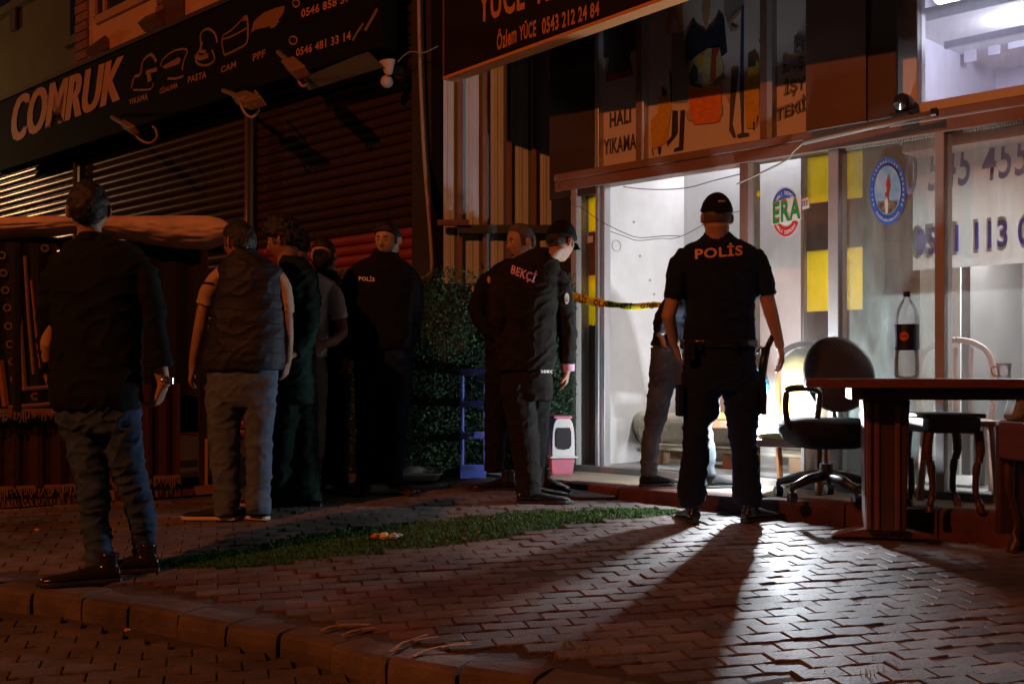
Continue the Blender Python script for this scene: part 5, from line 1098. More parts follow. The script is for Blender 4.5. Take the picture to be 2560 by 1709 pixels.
p.legs('jeans', denim_l, [(513, 698, 905, 0, .12), (512, 698, 950, 0, .13), (514, 694, 1000, 0, .12), (520, 690, 1018, 0, .10)],
 [[(560, 960, 0, 48, 44), (562, 1010, 0, 46, 42), (562, 1090, 0, 40, 38), (564, 1160, 0, 36, 35), (567, 1220, 0, 34, 34), (565, 1268, 0, 33, 33), (565, 1288, 0, 30, 31)],
  [(650, 960, 0, 46, 44), (650, 1010, 0, 40, 40), (648, 1090, 0, 34, 36), (648, 1160, 0, 32, 34), (646, 1220, 0, 31, 33), (645, 1268, 0, 32, 33), (645, 1285, 0, 29, 30)]], folds=.011)
p.shoe(588, 1300, 0, 85, cloth('sneaker_dark', (.03, .03, .035)), .30, wsole, boot=.05, top=.035); p.shoe(665, 1298, .0, 62, cloth('sneaker_dark', (.03, .03, .035)), .29, wsole, boot=.05, top=.035)

# 4 --- man in dark green
p = Person('black-haired man in long dark green tracksuit beside the padded vest', 745, 1270, 6.9)
p.head(708, 602, 0, yaw=78, pitch=-12, sc=1.0); p.neck(722, 662, .0, r=28)
tb = bmesh.new()
p.torso(tb, [(684, 790, 958, 0, .17), (690, 786, 900, 0, .16), (694, 788, 840, 0, .15), (700, 794, 780, 0, .15), (700, 796, 720, 0, .155), (696, 792, 680, 0, .14), (700, 776, 656, .0, .11), (702, 752, 640, .0, .07)])
p.limb(tb, [(758, 690, -.05, 34, 34), (770, 740, -.06, 33, 34), (774, 800, -.08, 28, 30), (764, 850, -.14, 24, 26), (735, 880, -.2, 20, 20)]); p.limb(tb, [(712, 690, .1, 30, 32), (702, 760, .12, 26, 28), (694, 850, .12, 22, 24)])
green = cloth('tracksuit_green', (.008, .026, .020)); p.part('tracksuit_top', tb, green, .009, 3, .012)
p.limb(p.body, [(765, 740, -.06, 20, 20), (768, 830, -.1, 18, 18), (735, 880, -.2, 13, 13), (718, 890, -.22, 11, 11)]); p.hand((722, 888, -.22), (690, 895, -.26), (0, 1, .3), (0, -.3, 1), curl=.8, size=.95); p.limb(p.body, [(710, 700, .1, 18, 18), (696, 850, .12, 14, 14), (690, 905, .12, 10, 10)]); p.hand((690, 905, .12), (688, 940, .12), (1, 0, 0), (0, 1, 0))
p.torso(p.body, [(705, 775, 940, 0, .1), (708, 780, 720, 0, .1), (712, 750, 660, 0, .06)]); p.limb(p.body, [(720, 930, 0, 24, 24), (715, 1250, 0, 12, 12)]); p.limb(p.body, [(765, 930, 0, 24, 24), (768, 1250, 0, 12, 12)])
p.finish(sk2, .007); p.hair(hair_b, lambda v: .026+.012*noise.noise(v*5)+.018*max(0, v.z), hi=.42, mid=.0, low=-.5, amp=.01); p.eyes()
p.legs('tracksuit_trousers', green, [(688, 790, 930, 0, .14), (688, 792, 980, 0, .14), (694, 792, 1010, 0, .12)],
 [[(722, 980, 0, 38, 42), (716, 1060, 0, 36, 40), (708, 1140, 0, 34, 36), (704, 1220, 0, 32, 36), (704, 1258, 0, 32, 36)], [(762, 980, .05, 34, 42), (764, 1060, .05, 32, 38), (766, 1140, .04, 32, 36), (768, 1210, .02, 36, 38), (770, 1256, .0, 38, 38)]], folds=.012)
p.shoe(800, 1272, .0, 92, leather, .31, boot=.05); p.shoe(722, 1272, .02, 92, leather, .30, M('sole_grey', (.3, .28, .26)), boot=.05)

# 5 --- man in grey T-shirt, head hidden
p = Person('man in grey T-shirt with bent arm, head hidden behind the green tracksuit', 780, 1250, 7.25)
p.head(738, 612, 0, yaw=70, sc=.95); p.neck(748, 665, 0, r=26)
tb = bmesh.new(); p.torso(tb, [(735, 815, 892, 0, .13), (735, 818, 850, 0, .13), (736, 822, 790, 0, .13), (738, 832, 730, 0, .13), (738, 836, 705, 0, .12), (738, 812, 690, 0, .1), (738, 778, 672, 0, .07)]); p.limb(tb, [(818, 722, 0, 25, 28), (836, 745, -.02, 25, 28), (845, 775, -.03, 23, 26), (850, 796, -.03, 22, 25)])
p.part('t_shirt', tb, cloth('tshirt_grey', (.66, .66, .70)), .008, 3, .007)
p.limb(p.body, [(838, 760, -.02, 17, 17), (852, 800, -.03, 16, 16), (856, 832, -.04, 15, 15), (835, 852, -.12, 13, 13), (808, 862, -.2, 10, 10)]); p.hand((812, 861, -.19), (785, 868, -.24), (0, 1, 0), (0, 0, 1), curl=.5)
p.torso(p.body, [(745, 805, 890, 0, .09), (748, 815, 720, 0, .09), (745, 775, 680, 0, .06)]); p.limb(p.body, [(780, 890, 0, 20, 20), (780, 1230, 0, 11, 11)]); p.limb(p.body, [(755, 890, 0, 20, 20), (755, 1230, 0, 11, 11)])
p.finish(sk2, .007); p.hair(hair_b)
p.legs('trousers', cloth('trousers_grey', (.17, .15, .14)), [(738, 816, 888, 0, .11), (738, 818, 940, 0, .12), (738, 816, 975, 0, .10)], [[(787, 930, 0, 30, 36), (789, 1000, 0, 28, 34), (788, 1080, 0, 26, 30), (782, 1160, 0, 23, 27), (778, 1232, 0, 21, 24)], [(758, 930, 0, 26, 34), (756, 1060, 0, 24, 30), (754, 1232, 0, 20, 24)]], folds=.009)
p.shoe(790, 1252, 0, 90, leather, .28, boot=.05); p.shoe(765, 1252, .05, 90, leather, .28, boot=.05)

# 6 --- bearded officer
p = Person('bearded officer in dark uniform with an orange sleeve patch, facing us', 830, 1225, 7.55)
p.head(808, 640, 0, yaw=168, pitch=-3, sc=.98); p.neck(815, 700, .0, r=29)
tb = bmesh.new(); p.torso(tb, [(772, 872, 900, 0, .13), (770, 874, 840, 0, .14), (762, 878, 780, 0, .14), (752, 876, 730, 0, .13), (758, 868, 708, 0, .11), (784, 846, 692, 0, .08), (790, 838, 678, 0, .07)])
p.limb(tb, [(856, 728, 0, 24, 28), (872, 760, 0, 23, 27), (876, 830, 0, 20, 24), (868, 890, -.04, 18, 20)]); p.limb(tb, [(765, 728, 0, 24, 28), (752, 800, 0, 20, 24), (752, 880, 0, 17, 20)])
top = p.part('jacket', tb, black, .009, 3, .008); p.patch(top, 853, 716, 7, 12, M('patch_orange', (.65, .28, .05), .6)); p.patch(top, 851, 742, 4, 4, M('patch_orange', (.65, .28, .05)))
p.limb(p.body, [(872, 800, 0, 14, 14), (868, 890, -.04, 11, 11)]); p.hand((867, 885, -.05), (862, 920, -.07), (-1, -.2, 0), (-.4, -1, 0), curl=.4); p.limb(p.body, [(752, 800, 0, 14, 14), (752, 890, 0, 11, 11)]); p.hand((752, 885, 0), (754, 925, 0), (1, 0, 0), (0, -1, 0))
p.torso(p.body, [(780, 860, 900, 0, .09), (775, 862, 740, 0, .09), (790, 840, 700, 0, .06)]); p.limb(p.body, [(800, 890, 0, 20, 20), (805, 1210, 0, 11, 11)]); p.limb(p.body, [(845, 890, 0, 20, 20), (848, 1210, 0, 11, 11)])
p.finish(sk1, .006); p.hair(hair_b, .008, hi=.50, mid=.12, low=-.4, amp=.002); p.shell('beard', hair_b, lambda v: min(-.50-v.z+.42*abs(v.x)**2*1.4, v.y+.05) if abs(v.x) > .25 or v.z < -.66 or v.z > -.46 else min(-.36-v.z, .04) if v.z > -.5 else -1, .006, .002); p.eyes()
p.legs('trousers', black, [(774, 870, 890, 0, .11), (774, 872, 950, 0, .12), (778, 870, 980, 0, .1)], [[(800, 940, 0, 28, 34), (802, 1080, 0, 25, 28), (805, 1212, 0, 22, 24)], [(848, 940, 0, 28, 34), (850, 1080, 0, 24, 28), (850, 1212, 0, 22, 24)]]); p.shoe(806, 1222, .1, 170, leather, .28); p.shoe(850, 1222, .1, 190, leather, .28)

# 7 --- officer with POLIS on the chest
p = Person('young officer with small white chest lettering standing against the shutter, looking down left', 950, 1225, 7.4)
p.head(969, 600, -.02, yaw=160, pitch=-9, sc=.97, roll=2); p.neck(963, 655, .0, r=29)
tb = bmesh.new()
p.torso(tb, [(874, 1034, 872, 0, .13), (872, 1036, 850, 0, .14), (870, 1036, 800, 0, .14), (866, 1040, 750, 0, .145), (862, 1042, 705, 0, .14), (868, 1038, 676, 0, .12), (892, 1020, 656, 0, .10), (924, 1000, 642, 0, .08), (932, 992, 630, 0, .075)])
p.limb(tb, [(886, 695, 0, 26, 30), (872, 725, 0, 25, 30), (867, 790, .03, 22, 27), (872, 850, .08, 20, 23), (885, 895, .10, 16, 18)]); p.limb(tb, [(1022, 692, 0, 26, 30), (1036, 725, 0, 25, 30), (1038, 790, .03, 22, 27), (1028, 840, .10, 20, 23), (1012, 880, .14, 16, 18)])
top = p.part('jacket', tb, cloth('jacket_black', (.010, .012, .017)), .0085, 3, .007); p.print_on(top, 'POLİS', [(897, 701), (937, 704), (937, 691), (897, 688)], M('print_white', (.8, .8, .78)), bold=.03)
cb_ = bmesh.new(); p.torso(cb_, [(928, 1000, 660, 0, .088), (930, 998, 640, .01, .082), (934, 996, 622, .02, .078)], 2); p.part('collar', cb_, cloth('jacket_black', (.01, .012, .017)), .008, 1, 0)
p.limb(p.body, [(867, 790, .03, 14, 14), (886, 900, .10, 11, 11)]); p.hand((884, 890, .10), (905, 905, .14), (0, 1, 0), (0, 0, 1), curl=.5); p.limb(p.body, [(1036, 790, .03, 14, 14), (1012, 885, .14, 11, 11)]); p.hand((1014, 880, .14), (990, 895, .17), (0, 1, 0), (0, 0, 1), curl=.5)
p.torso(p.body, [(890, 1015, 860, 0, .09), (888, 1018, 720, 0, .09), (930, 995, 665, 0, .06)]); p.limb(p.body, [(920, 870, 0, 24, 24), (918, 1200, 0, 11, 11)]); p.limb(p.body, [(988, 870, 0, 24, 24), (985, 1200, 0, 11, 11)])
p.finish(skin('skin_light', (.50, .32, .24)), .006); p.hair(hair_b, .013, hi=.50, mid=.12, low=-.4, amp=.003); p.eyes()
p.legs('trousers', navy, [(880, 1030, 860, 0, .12), (880, 1032, 900, 0, .125), (884, 1030, 950, 0, .11)], [[(920, 920, 0, 38, 40), (922, 1000, 0, 34, 36), (922, 1080, 0, 30, 32), (920, 1150, 0, 29, 30), (918, 1208, 0, 28, 30)], [(992, 920, 0, 38, 40), (994, 1000, 0, 34, 36), (988, 1080, 0, 31, 32), (982, 1150, 0, 30, 30), (978, 1205, 0, 29, 30)]], folds=.008)
p.shoe(915, 1210, .12, 168, leather, .29); p.shoe(978, 1208, .08, 215, leather, .29)

# 8 --- grey-haired officer behind the watchman
p = Person('balding grey-haired officer, elbow out, half hidden behind the watchman', 1260, 1200, 7.75)
p.head(1302, 606, 0, yaw=120, pitch=-8, sc=1.05); p.neck(1300, 665, .0, r=29)
tb = bmesh.new()
p.torso(tb, [(1212, 1330, 880, 0, .14), (1210, 1340, 840, 0, .14), (1210, 1345, 780, 0, .15), (1208, 1350, 720, 0, .145), (1212, 1346, 682, 0, .12), (1240, 1335, 662, 0, .10), (1262, 1322, 648, 0, .08)])
p.limb(tb, [(1226, 695, 0, 26, 30), (1208, 730, -.02, 25, 29), (1192, 772, -.04, 24, 27), (1200, 800, -.06, 21, 24), (1222, 828, -.12, 18, 20), (1250, 842, -.16, 16, 17)]); p.limb(tb, [(1335, 695, 0, 24, 28), (1345, 760, 0, 20, 24), (1340, 840, 0, 17, 20)])
top = p.part('jacket', tb, black, .009, 3, .008); p.patch(top, 1222, 699, 4, 9, M('patch_orange', (.65, .28, .05))); p.patch(top, 1182, 722, 3, 8, M('patch_orange', (.65, .28, .05)))
b = bmesh.new(); tube(b, [p.L(1208, 672, -.06), p.L(1203, 655, -.06)], .006, n=6); p.cut('radio_antenna', b, blackp)
p.limb(p.body, [(1200, 790, -.06, 13, 13), (1250, 842, -.16, 11, 11)]); p.hand((1246, 840, -.155), (1275, 850, -.2), (0, 1, 0), (0, 0, 1), curl=.5); p.limb(p.body, [(1344, 760, 0, 13, 13), (1340, 850, 0, 10, 10)]); p.hand((1340, 845, 0), (1338, 885, 0), (-1, 0, 0), (0, -1, 0))
p.torso(p.body, [(1225, 1325, 870, 0, .09), (1225, 1330, 720, 0, .09), (1270, 1325, 668, 0, .06)]); p.limb(p.body, [(1240, 870, 0, 24, 24), (1242, 1180, 0, 11, 11)]); p.limb(p.body, [(1300, 870, 0, 24, 24), (1310, 1180, 0, 11, 11)])
p.finish(sk1, .006); p.hair(hair_g, .007, hi=.75, mid=.10, low=-.45, amp=.002); p.eyes()
p.legs('trousers', black, [(1212, 1330, 870, 0, .13), (1210, 1332, 930, 0, .13), (1214, 1330, 960, 0, .11)], [[(1244, 930, 0, 33, 38), (1240, 1040, 0, 30, 34), (1238, 1110, 0, 27, 30), (1236, 1178, 0, 26, 28)], [(1300, 930, 0, 33, 38), (1318, 1040, -.05, 29, 34), (1338, 1110, -.1, 26, 29), (1350, 1172, -.15, 24, 26)]], folds=.009)
p.shoe(1285, 1198, -.25, 95, leather, .29); p.shoe(1352, 1180, -.18, 215, leather, .29, gz_=None)

# 9 --- watchman with BEKCI on the back
p = Person('night watchman with pink back lettering and cap, turned towards the door', 1320, 1255, 7.05)
p.head(1402, 606, .03, yaw=-42, pitch=-14, sc=1.0); p.neck(1362, 655, .0, r=30)
tb = bmesh.new()
p.torso(tb, [(1240, 1386, 925, 0, .14), (1236, 1390, 890, 0, .15), (1234, 1392, 830, 0, .15), (1232, 1396, 760, 0, .155), (1232, 1402, 710, 0, .15), (1240, 1404, 676, 0, .13), (1270, 1398, 652, .01, .11), (1310, 1388, 634, .02, .09), (1338, 1388, 622, .03, .07)])
p.limb(tb, [(1386, 690, 0, 28, 32), (1402, 720, 0, 28, 32), (1412, 780, .02, 25, 30), (1420, 840, .03, 23, 27), (1420, 908, .04, 20, 23)]); p.limb(tb, [(1256, 690, -.02, 27, 32), (1244, 740, -.03, 25, 30), (1246, 800, -.1, 22, 26), (1262, 850, -.02, 18, 20)])
camo = M('jacket_olive_black', (.024, .022, .018), .9, ns=14, na=.6, bump=.5, bs=300, spec=.15); top = p.part('jacket', tb, camo, .0085, 3, .009)
pk_ = M('print_pink', (.72, .42, .95), .45)
p.print_on(top, 'BEKÇİ', [(1275, 688), (1334, 712), (1345, 679), (1282, 655)], pk_, bold=.04)
b = bmesh.new(); p.limb(b, [(1418, 905, .04, 19, 21), (1419, 928, .04, 18, 20)]); p.part('cuff', b, M('cuff_pink', (.70, .42, .55), .8), .007, 1, .002)
p.patch(top, 1417, 746, 6, 14, M('badge_pale', (.5, .5, .48), .5)); p.patch(top, 1416, 746, 4, 9, M('badge_gold', (.5, .38, .1), .5), name='badge')
p.limb(p.body, [(1414, 800, .03, 17, 18), (1420, 880, .04, 15, 15), (1420, 925, .04, 12, 12)]); p.hand((1419, 922, .04), (1414, 958, .05), (-1, .1, 0), (-.4, -1, 0), curl=.45); p.limb(p.body, [(1248, 800, -.1, 14, 14), (1268, 860, 0, 11, 11)]); p.hand((1268, 858, 0), (1290, 870, .1), (0, 1, 0), (0, 0, 1), curl=.5)
p.torso(p.body, [(1250, 1375, 910, 0, .09), (1255, 1385, 740, 0, .1), (1330, 1390, 665, 0, .07)]); p.limb(p.body, [(1285, 900, 0, 28, 28), (1310, 1080, 0, 18, 18), (1320, 1235, 0, 12, 12)]); p.limb(p.body, [(1345, 900, 0, 28, 28), (1340, 1080, .05, 18, 18), (1330, 1235, .05, 12, 12)])
p.finish(sk1, .006); p.hair(hair_b, .006, low=-.35); cpb = p.shell('cap', cloth('cap_black', (.010, .010, .012)), lambda v: v.z-(.12 if v.y < 0 else .20), lambda v: .018+.016*max(0, v.z-.5), .0008); brim(p, cpb, cloth('cap_black', (.01, .01, .012)), .07); p.eyes()
b = bmesh.new()
for sx in (-1, 1): tube(b, [p.hm @ Vector((sx*.082, -.005, .012)), p.hm @ Vector((sx*.072, .075, .014)), p.hm @ Vector((sx*.04, .098, .012))], .0022, n=5)
p.cut('glasses', b, M('glasses_metal', (.4, .3, .2), .3, .8))
tr_ = p.legs('trousers', cloth('trousers_black', (.020, .018, .017)), [(1246, 1386, 905, 0, .13), (1248, 1388, 950, 0, .135), (1256, 1386, 1000, 0, .12)],
 [[(1290, 960, -.02, 42, 44), (1302, 1040, -.02, 38, 40), (1312, 1110, -.02, 36, 37), (1318, 1170, -.02, 34, 35), (1322, 1225, -.03, 33, 34), (1324, 1238, -.03, 30, 32)], [(1344, 960, .06, 42, 42), (1340, 1040, .08, 36, 38), (1336, 1110, .08, 32, 34), (1332, 1180, .1, 30, 31), (1330, 1215, .1, 28, 30)]], folds=.009)
p.print_on(tr_, 'BEKÇİ', [(1352, 933), (1390, 934), (1390, 923), (1352, 922)], M('print_reflective_pale', (.75, .72, .62), .5), bold=.03)
p.shoe(1296, 1254, -.05, -88, leather, .32, boot=.12, top=.055); p.shoe(1305, 1240, .12, -80, leather, .30, boot=.12, top=.05)

p.seam(top, [(1250, 700), (1290, 706), (1340, 722), (1398, 730)]); p.seam(top, [(1300, 720), (1304, 800), (1306, 915)]); p.seam(tr_, [(1318, 935), (1322, 1000), (1318, 1080)])
# 10 --- man bending in the doorway
p = Person('man in dark jacket and grey jeans bending in the doorway behind the officer', 1640, 1222, 7.2, level=True)
p.head(1795, 712, .12, yaw=-80, pitch=-38, sc=.98); p.neck(1768, 735, .08, r=28)
tb = bmesh.new(); p.limb(tb, [(1668, 875, .05, 44, 44), (1680, 840, .05, 48, 44), (1690, 795, .05, 50, 46), (1715, 760, .06, 52, 48), (1745, 742, .08, 46, 44), (1768, 735, .09, 30, 32)], ex=2.2)
p.limb(tb, [(1700, 770, -.05, 26, 26), (1672, 770, -.08, 25, 25), (1655, 790, -.08, 21, 22), (1652, 830, -.05, 20, 20)]); p.limb(tb, [(1745, 755, .2, 26, 28), (1790, 810, .25, 24, 24), (1840, 880, .2, 20, 20), (1868, 925, .1, 18, 18)])
p.part('jacket', tb, cloth('jacket_navy', (.014, .018, .028)), .009, 3, .010)
p.limb(p.body, [(1655, 800, -.08, 14, 14), (1652, 840, -.05, 11, 11)]); p.hand((1652, 835, -.05), (1662, 868, -.05), (1, 0, 0), (0, 1, 0), curl=.6); p.limb(p.body, [(1840, 880, .2, 14, 14), (1880, 940, .06, 11, 11)]); p.hand((1872, 930, .08), (1896, 968, .02), (.6, -.6, -.2), (0, -.5, .8), curl=.6)
p.limb(p.body, [(1665, 880, .05, 34, 30), (1690, 800, .05, 36, 34), (1745, 745, .08, 32, 30), (1768, 735, .09, 24, 24)]); p.limb(p.body, [(1665, 880, 0, 24, 24), (1645, 1010, 0, 16, 16), (1625, 1190, 0, 11, 11)]); p.limb(p.body, [(1690, 890, .1, 24, 24), (1745, 1010, .12, 16, 16), (1770, 1190, .12, 11, 11)])
p.finish(sk1, .007); p.hair(hair_b)
p.legs('jeans', cloth('denim_grey', (.085, .10, .115), ns=5, na=.6), [(1632, 1712, 850, .05, .12), (1630, 1716, 900, .05, .12)], [[(1664, 870, 0, 36, 40), (1660, 930, 0, 35, 38), (1648, 990, 0, 31, 35), (1640, 1040, 0, 27, 30), (1628, 1100, 0, 23, 28), (1622, 1160, 0, 21, 25), (1620, 1190, 0, 19, 23)], [(1690, 880, .0, 38, 40), (1722, 960, -.05, 33, 36), (1748, 1030, -.08, 28, 30), (1760, 1110, -.10, 24, 27), (1768, 1188, -.10, 20, 23)]], folds=.010)
p.shoe(1606, 1222, .0, -62, cloth('shoe_black', (.015, .015, .018)), .28, gz_=0, boot=.09, top=.045); p.shoe(1758, 1226, -.10, -70, cloth('shoe_black', (.015, .015, .018)), .28, gz_=0, boot=.09, top=.045)
# blue glove on the working hand
b = bmesh.new(); p.limb(b, [(1896, 925, .06, 15, 15), (1906, 948, .04, 15, 15), (1912, 966, .0, 12, 12), (1918, 980, -.02, 6, 7)]); p.part('glove', b, M('glove_blue', (.05, .35, .60), .5), .006, 2, .003)

for p, m_, v_ in BODIES: p.part('body', p.body, m_, v_, 2, 0)
# ------------------------------------------------------------------ furniture on the right and last small things
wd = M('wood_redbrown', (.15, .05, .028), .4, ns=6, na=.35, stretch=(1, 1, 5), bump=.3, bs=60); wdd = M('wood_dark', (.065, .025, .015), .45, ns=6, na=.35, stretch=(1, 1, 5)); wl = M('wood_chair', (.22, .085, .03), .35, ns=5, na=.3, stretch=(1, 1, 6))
# lamp standing behind the officer
lt = T('work_light', 'bright white work lamp glaring behind the officer\'s right thigh', 'lamp', (1.508, 7.02, PZ))
bm = bmesh.new(); bmesh.ops.create_uvsphere(bm, u_segments=16, v_segments=10, radius=.026); bmesh.ops.translate(bm, verts=bm.verts, vec=(0, 0, .985-PZ))
obj('bulb', bm, EM('lamp_glow', (.88, .94, 1), 200), lt, smooth=True).visible_shadow = True
obj('handle', TB([(-.01, .03, .985-PZ+.01), (-.05, .10, .985-PZ+.10)], [.018, .014], n=10), blackp, lt)
# table
tY = 5.95; c = P(2210, 945, tY); gy = gz(tY); th = P(0, 946, tY).z
tb_ = T('table', 'brown wooden table carrying the bottle and the glass', 'table', (c.x, tY, gy), math.radians(-13)); top = th-gy
bm = bmesh.new(); xl, xr = -.40, 1.5
out = [(xl, -.22), (xl+.16, -.40), (xr, -.40), (xr, .42), (xl+.16, .42), (xl, .24)]
poly(bm, [(x, y, top-.045) for x, y in out], .045); obj('tabletop', bm, wd, tb_, bevel=.006)
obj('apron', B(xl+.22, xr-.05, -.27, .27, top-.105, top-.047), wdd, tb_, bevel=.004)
def pedestal(x):
    pe = bpy.data.objects.new('pedestal', None); C.objects.link(pe); pe.parent = tb_; pe.location = (x, 0, 0)
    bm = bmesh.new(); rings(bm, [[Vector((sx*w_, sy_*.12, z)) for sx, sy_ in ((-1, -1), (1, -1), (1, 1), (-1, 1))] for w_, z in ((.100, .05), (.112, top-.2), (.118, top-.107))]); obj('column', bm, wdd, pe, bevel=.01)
    for dx in (-.085, -.045, .055): obj('moulding', B(dx-.013, dx+.013, -.136, -.1205, .06, top-.12), wd, pe, bevel=.006)
    b = bmesh.new(); R = []
    for t in np.linspace(-1, 1, 13): R.append([Vector((.26*t, y, z)) for y, z in ((-.07, .012), (.07, .012), (.07, .018+.045*(1-t*t)), (-.07, .018+.045*(1-t*t)))])
    rings(b, R); obj('foot', b, wd, pe, bevel=.004)
    for sx in (-.23, .23): obj('pad', B(sx-.035, sx+.035, -.08, .08, -.012, .011), blackp, pe)
pedestal(0); pedestal(1.15)
# bottle of cola, two thirds drunk, and a tea glass
bY = 5.85; q = P(2267, 945, bY); bt = T('cola_bottle', 'large clear plastic cola bottle with dark blue label on the table', 'bottle', (q.x, bY, th+.001)); k = bY/F
pet = glass('pet_plastic', .10, dcol=(.8, .8, .82), stretch=(6, 6, 6)); prof = [(.020, 0), (.055, .004), (.061, .02), (.060, .10), (.055, .14), (.0595, .165), (.0595, .235), (.0605, .29), (.058, .32), (.050, .352), (.036, .382), (.022, .402), (.0155, .412), (.0155, .425)]
bm = bmesh.new(); lathe(bm, prof, 32); obj('bottle_body', bm, pet, bt, smooth=True)
bm = bmesh.new(); lathe(bm, [(.018, .418), (.018, .442), (.016, .445)], 20); obj('cap', bm, blackp, bt)
bm = bmesh.new(); lathe(bm, [(.0612, .145), (.0616, .15), (.0616, .272), (.0612, .277)], 32); obj('label', bm, M('label_navy', (.015, .018, .075), .4), bt, smooth=True)
def on_cyl(bm, r, z0, a0): 
    for v in bm.verts: a = a0+v.co.x/r; v.co = Vector((r*math.cos(a), r*math.sin(a), z0+v.co.y))
    return bm
bm = bmesh.new(); n_ = 20; a0 = -math.pi/2-.55
ring_ = [bm.verts.new((.023*math.cos(2*math.pi*j/n_), .023*math.sin(2*math.pi*j/n_), 0)) for j in range(n_)]; ctr = bm.verts.new((0, 0, 0))
for j in range(n_): bm.faces.new((ctr, ring_[j], ring_[(j+1) % n_]))
obj('label_mark', on_cyl(bm, .0624, .215, a0), M('label_orange', (.65, .16, .05), .4), bt)
bm = text_mesh('PEPSI', size=.0145, bold=.0, align='CENTER'); bmesh.ops.translate(bm, verts=bm.verts, vec=(0, -.005, 0)); obj('lettering', on_cyl(bm, .0628, .215, a0), M('label_navy', (.015, .018, .075)), bt)
gY = 5.6; q = P(2510, 925, gY); gt = T('tea_glass', 'small clear glass standing at the right on the table', 'glass', (q.x, gY, th+.001))
bm = bmesh.new(); lathe(bm, [(.030, 0), (.034, .003), (.030, .025), (.036, .075), (.0345, .075), (.028, .027), (.026, .008), (.005, .007)], 24); obj('glass_body', bm, glass('drinking_glass', .16, dcol=(.9, .9, .95), stretch=(9, 9, 9)), gt, smooth=True)
obj('handle', TB(catmull([(-.033, 0, .06), (-.058, 0, .055), (-.062, 0, .035), (-.05, 0, .018), (-.032, 0, .012)], 5), .004, n=6), M('clear_rim', (.7, .72, .75), .1), gt, smooth=True)
# office chair
oY = 6.48; q = P(2066, 0, oY); oc = T('office_chair', 'black swivel office chair between the officer and the table', 'office chair', (q.x, oY, PZ), .15); zz = lambda py: P(0, py, oY).z-PZ
zs_ = zz(1048); bf = cloth('seat_fabric_black', (.014, .015, .018))
bm = bmesh.new(); rings(bm, [rr(a, b_, z) for a, b_, z in ((.15, .15, zs_-.16), (.21, .21, zs_-.12), (.245, .235, zs_-.07), (.25, .24, zs_-.03), (.235, .225, zs_-.004), (.17, .17, zs_+.008))]); obj('seat', bm, bf, oc, smooth=True)
obj('column', TB([(0, 0, .12), (0, 0, zz(1158))], .037, n=16), blackp, oc, smooth=False); obj('piston', TB([(0, 0, zz(1158)), (0, 0, zs_-.14)], .016, n=12), M('piston_chrome', (.5, .3, .2), .2, .9), oc)
for i in range(5):
    a = math.radians(100+72*i+35); e = Vector((math.cos(a)*.29, math.sin(a)*.29, .085)); arm = obj('base_arm', TB([(0, 0, .14), (math.cos(a)*.15, math.sin(a)*.15, .125), tuple(e)], [.034, .028, .02], n=8), blackp, oc, smooth=True)
    cs = obj('caster', TB([(e.x-.02, e.y, .03), (e.x+.02, e.y, .03)], .030, n=14), blackp, arm); obj('caster_fork', TB([(e.x, e.y, .04), (e.x, e.y, .088)], .014, n=8), blackp, arm)
for sx in (-1, 1):
    xa = sx*.275; pts = [(xa*.93, -.06, zs_-.05), (xa, -.07, zs_+.02), (xa, -.09, zs_+.13), (xa, -.06, zs_+.175), (xa, .06, zs_+.18), (xa, .13, zs_+.165), (xa, .15, zs_+.12), (xa*.98, .10, zs_-.04)]
    if sx < 0: pts = [(xa+(.0 if i < 4 else .18), y-.0, z) for i, (x_, y, z) in enumerate(pts)]; pts = [(xa*.93, -.08, zs_-.05), (xa, -.08, zs_+.05), (xa+.005, -.08, zs_+.15), (xa+.03, -.075, zs_+.175), (xa+.12, -.06, zs_+.18), (xa+.19, -.05, zs_+.17), (xa+.215, -.045, zs_+.13), (xa+.20, -.04, zs_+.0)]
    obj('armrest', TB(catmull(pts, 4), .019, n=8), blackp, oc, smooth=True)
bm = bmesh.new(); R = []
cx_ = .17
for y, k_ in ((.19, .9), (.205, 1), (.25, 1.0), (.27, .93), (.275, .6)):
    R.append([Vector((cx_+.215*k_*math.cos(a), y+.03*math.sin(a)-.02*math.cos(2*a), zs_+.245+.235*k_*math.sin(a)*(1 if math.sin(a) > 0 else .9))) for a in [2*math.pi*j/36 for j in range(36)]])
rings(bm, R); obj('backrest', bm, M('chair_back_brown', (.03, .015, .01), .6, ns=20, na=.3), oc, smooth=True); obj('back_bar', TB([(cx_, .30, zs_+.2), (cx_, .26, zs_-.05), (cx_*.5, .1, zs_-.12)], .02, n=8), blackp, oc)
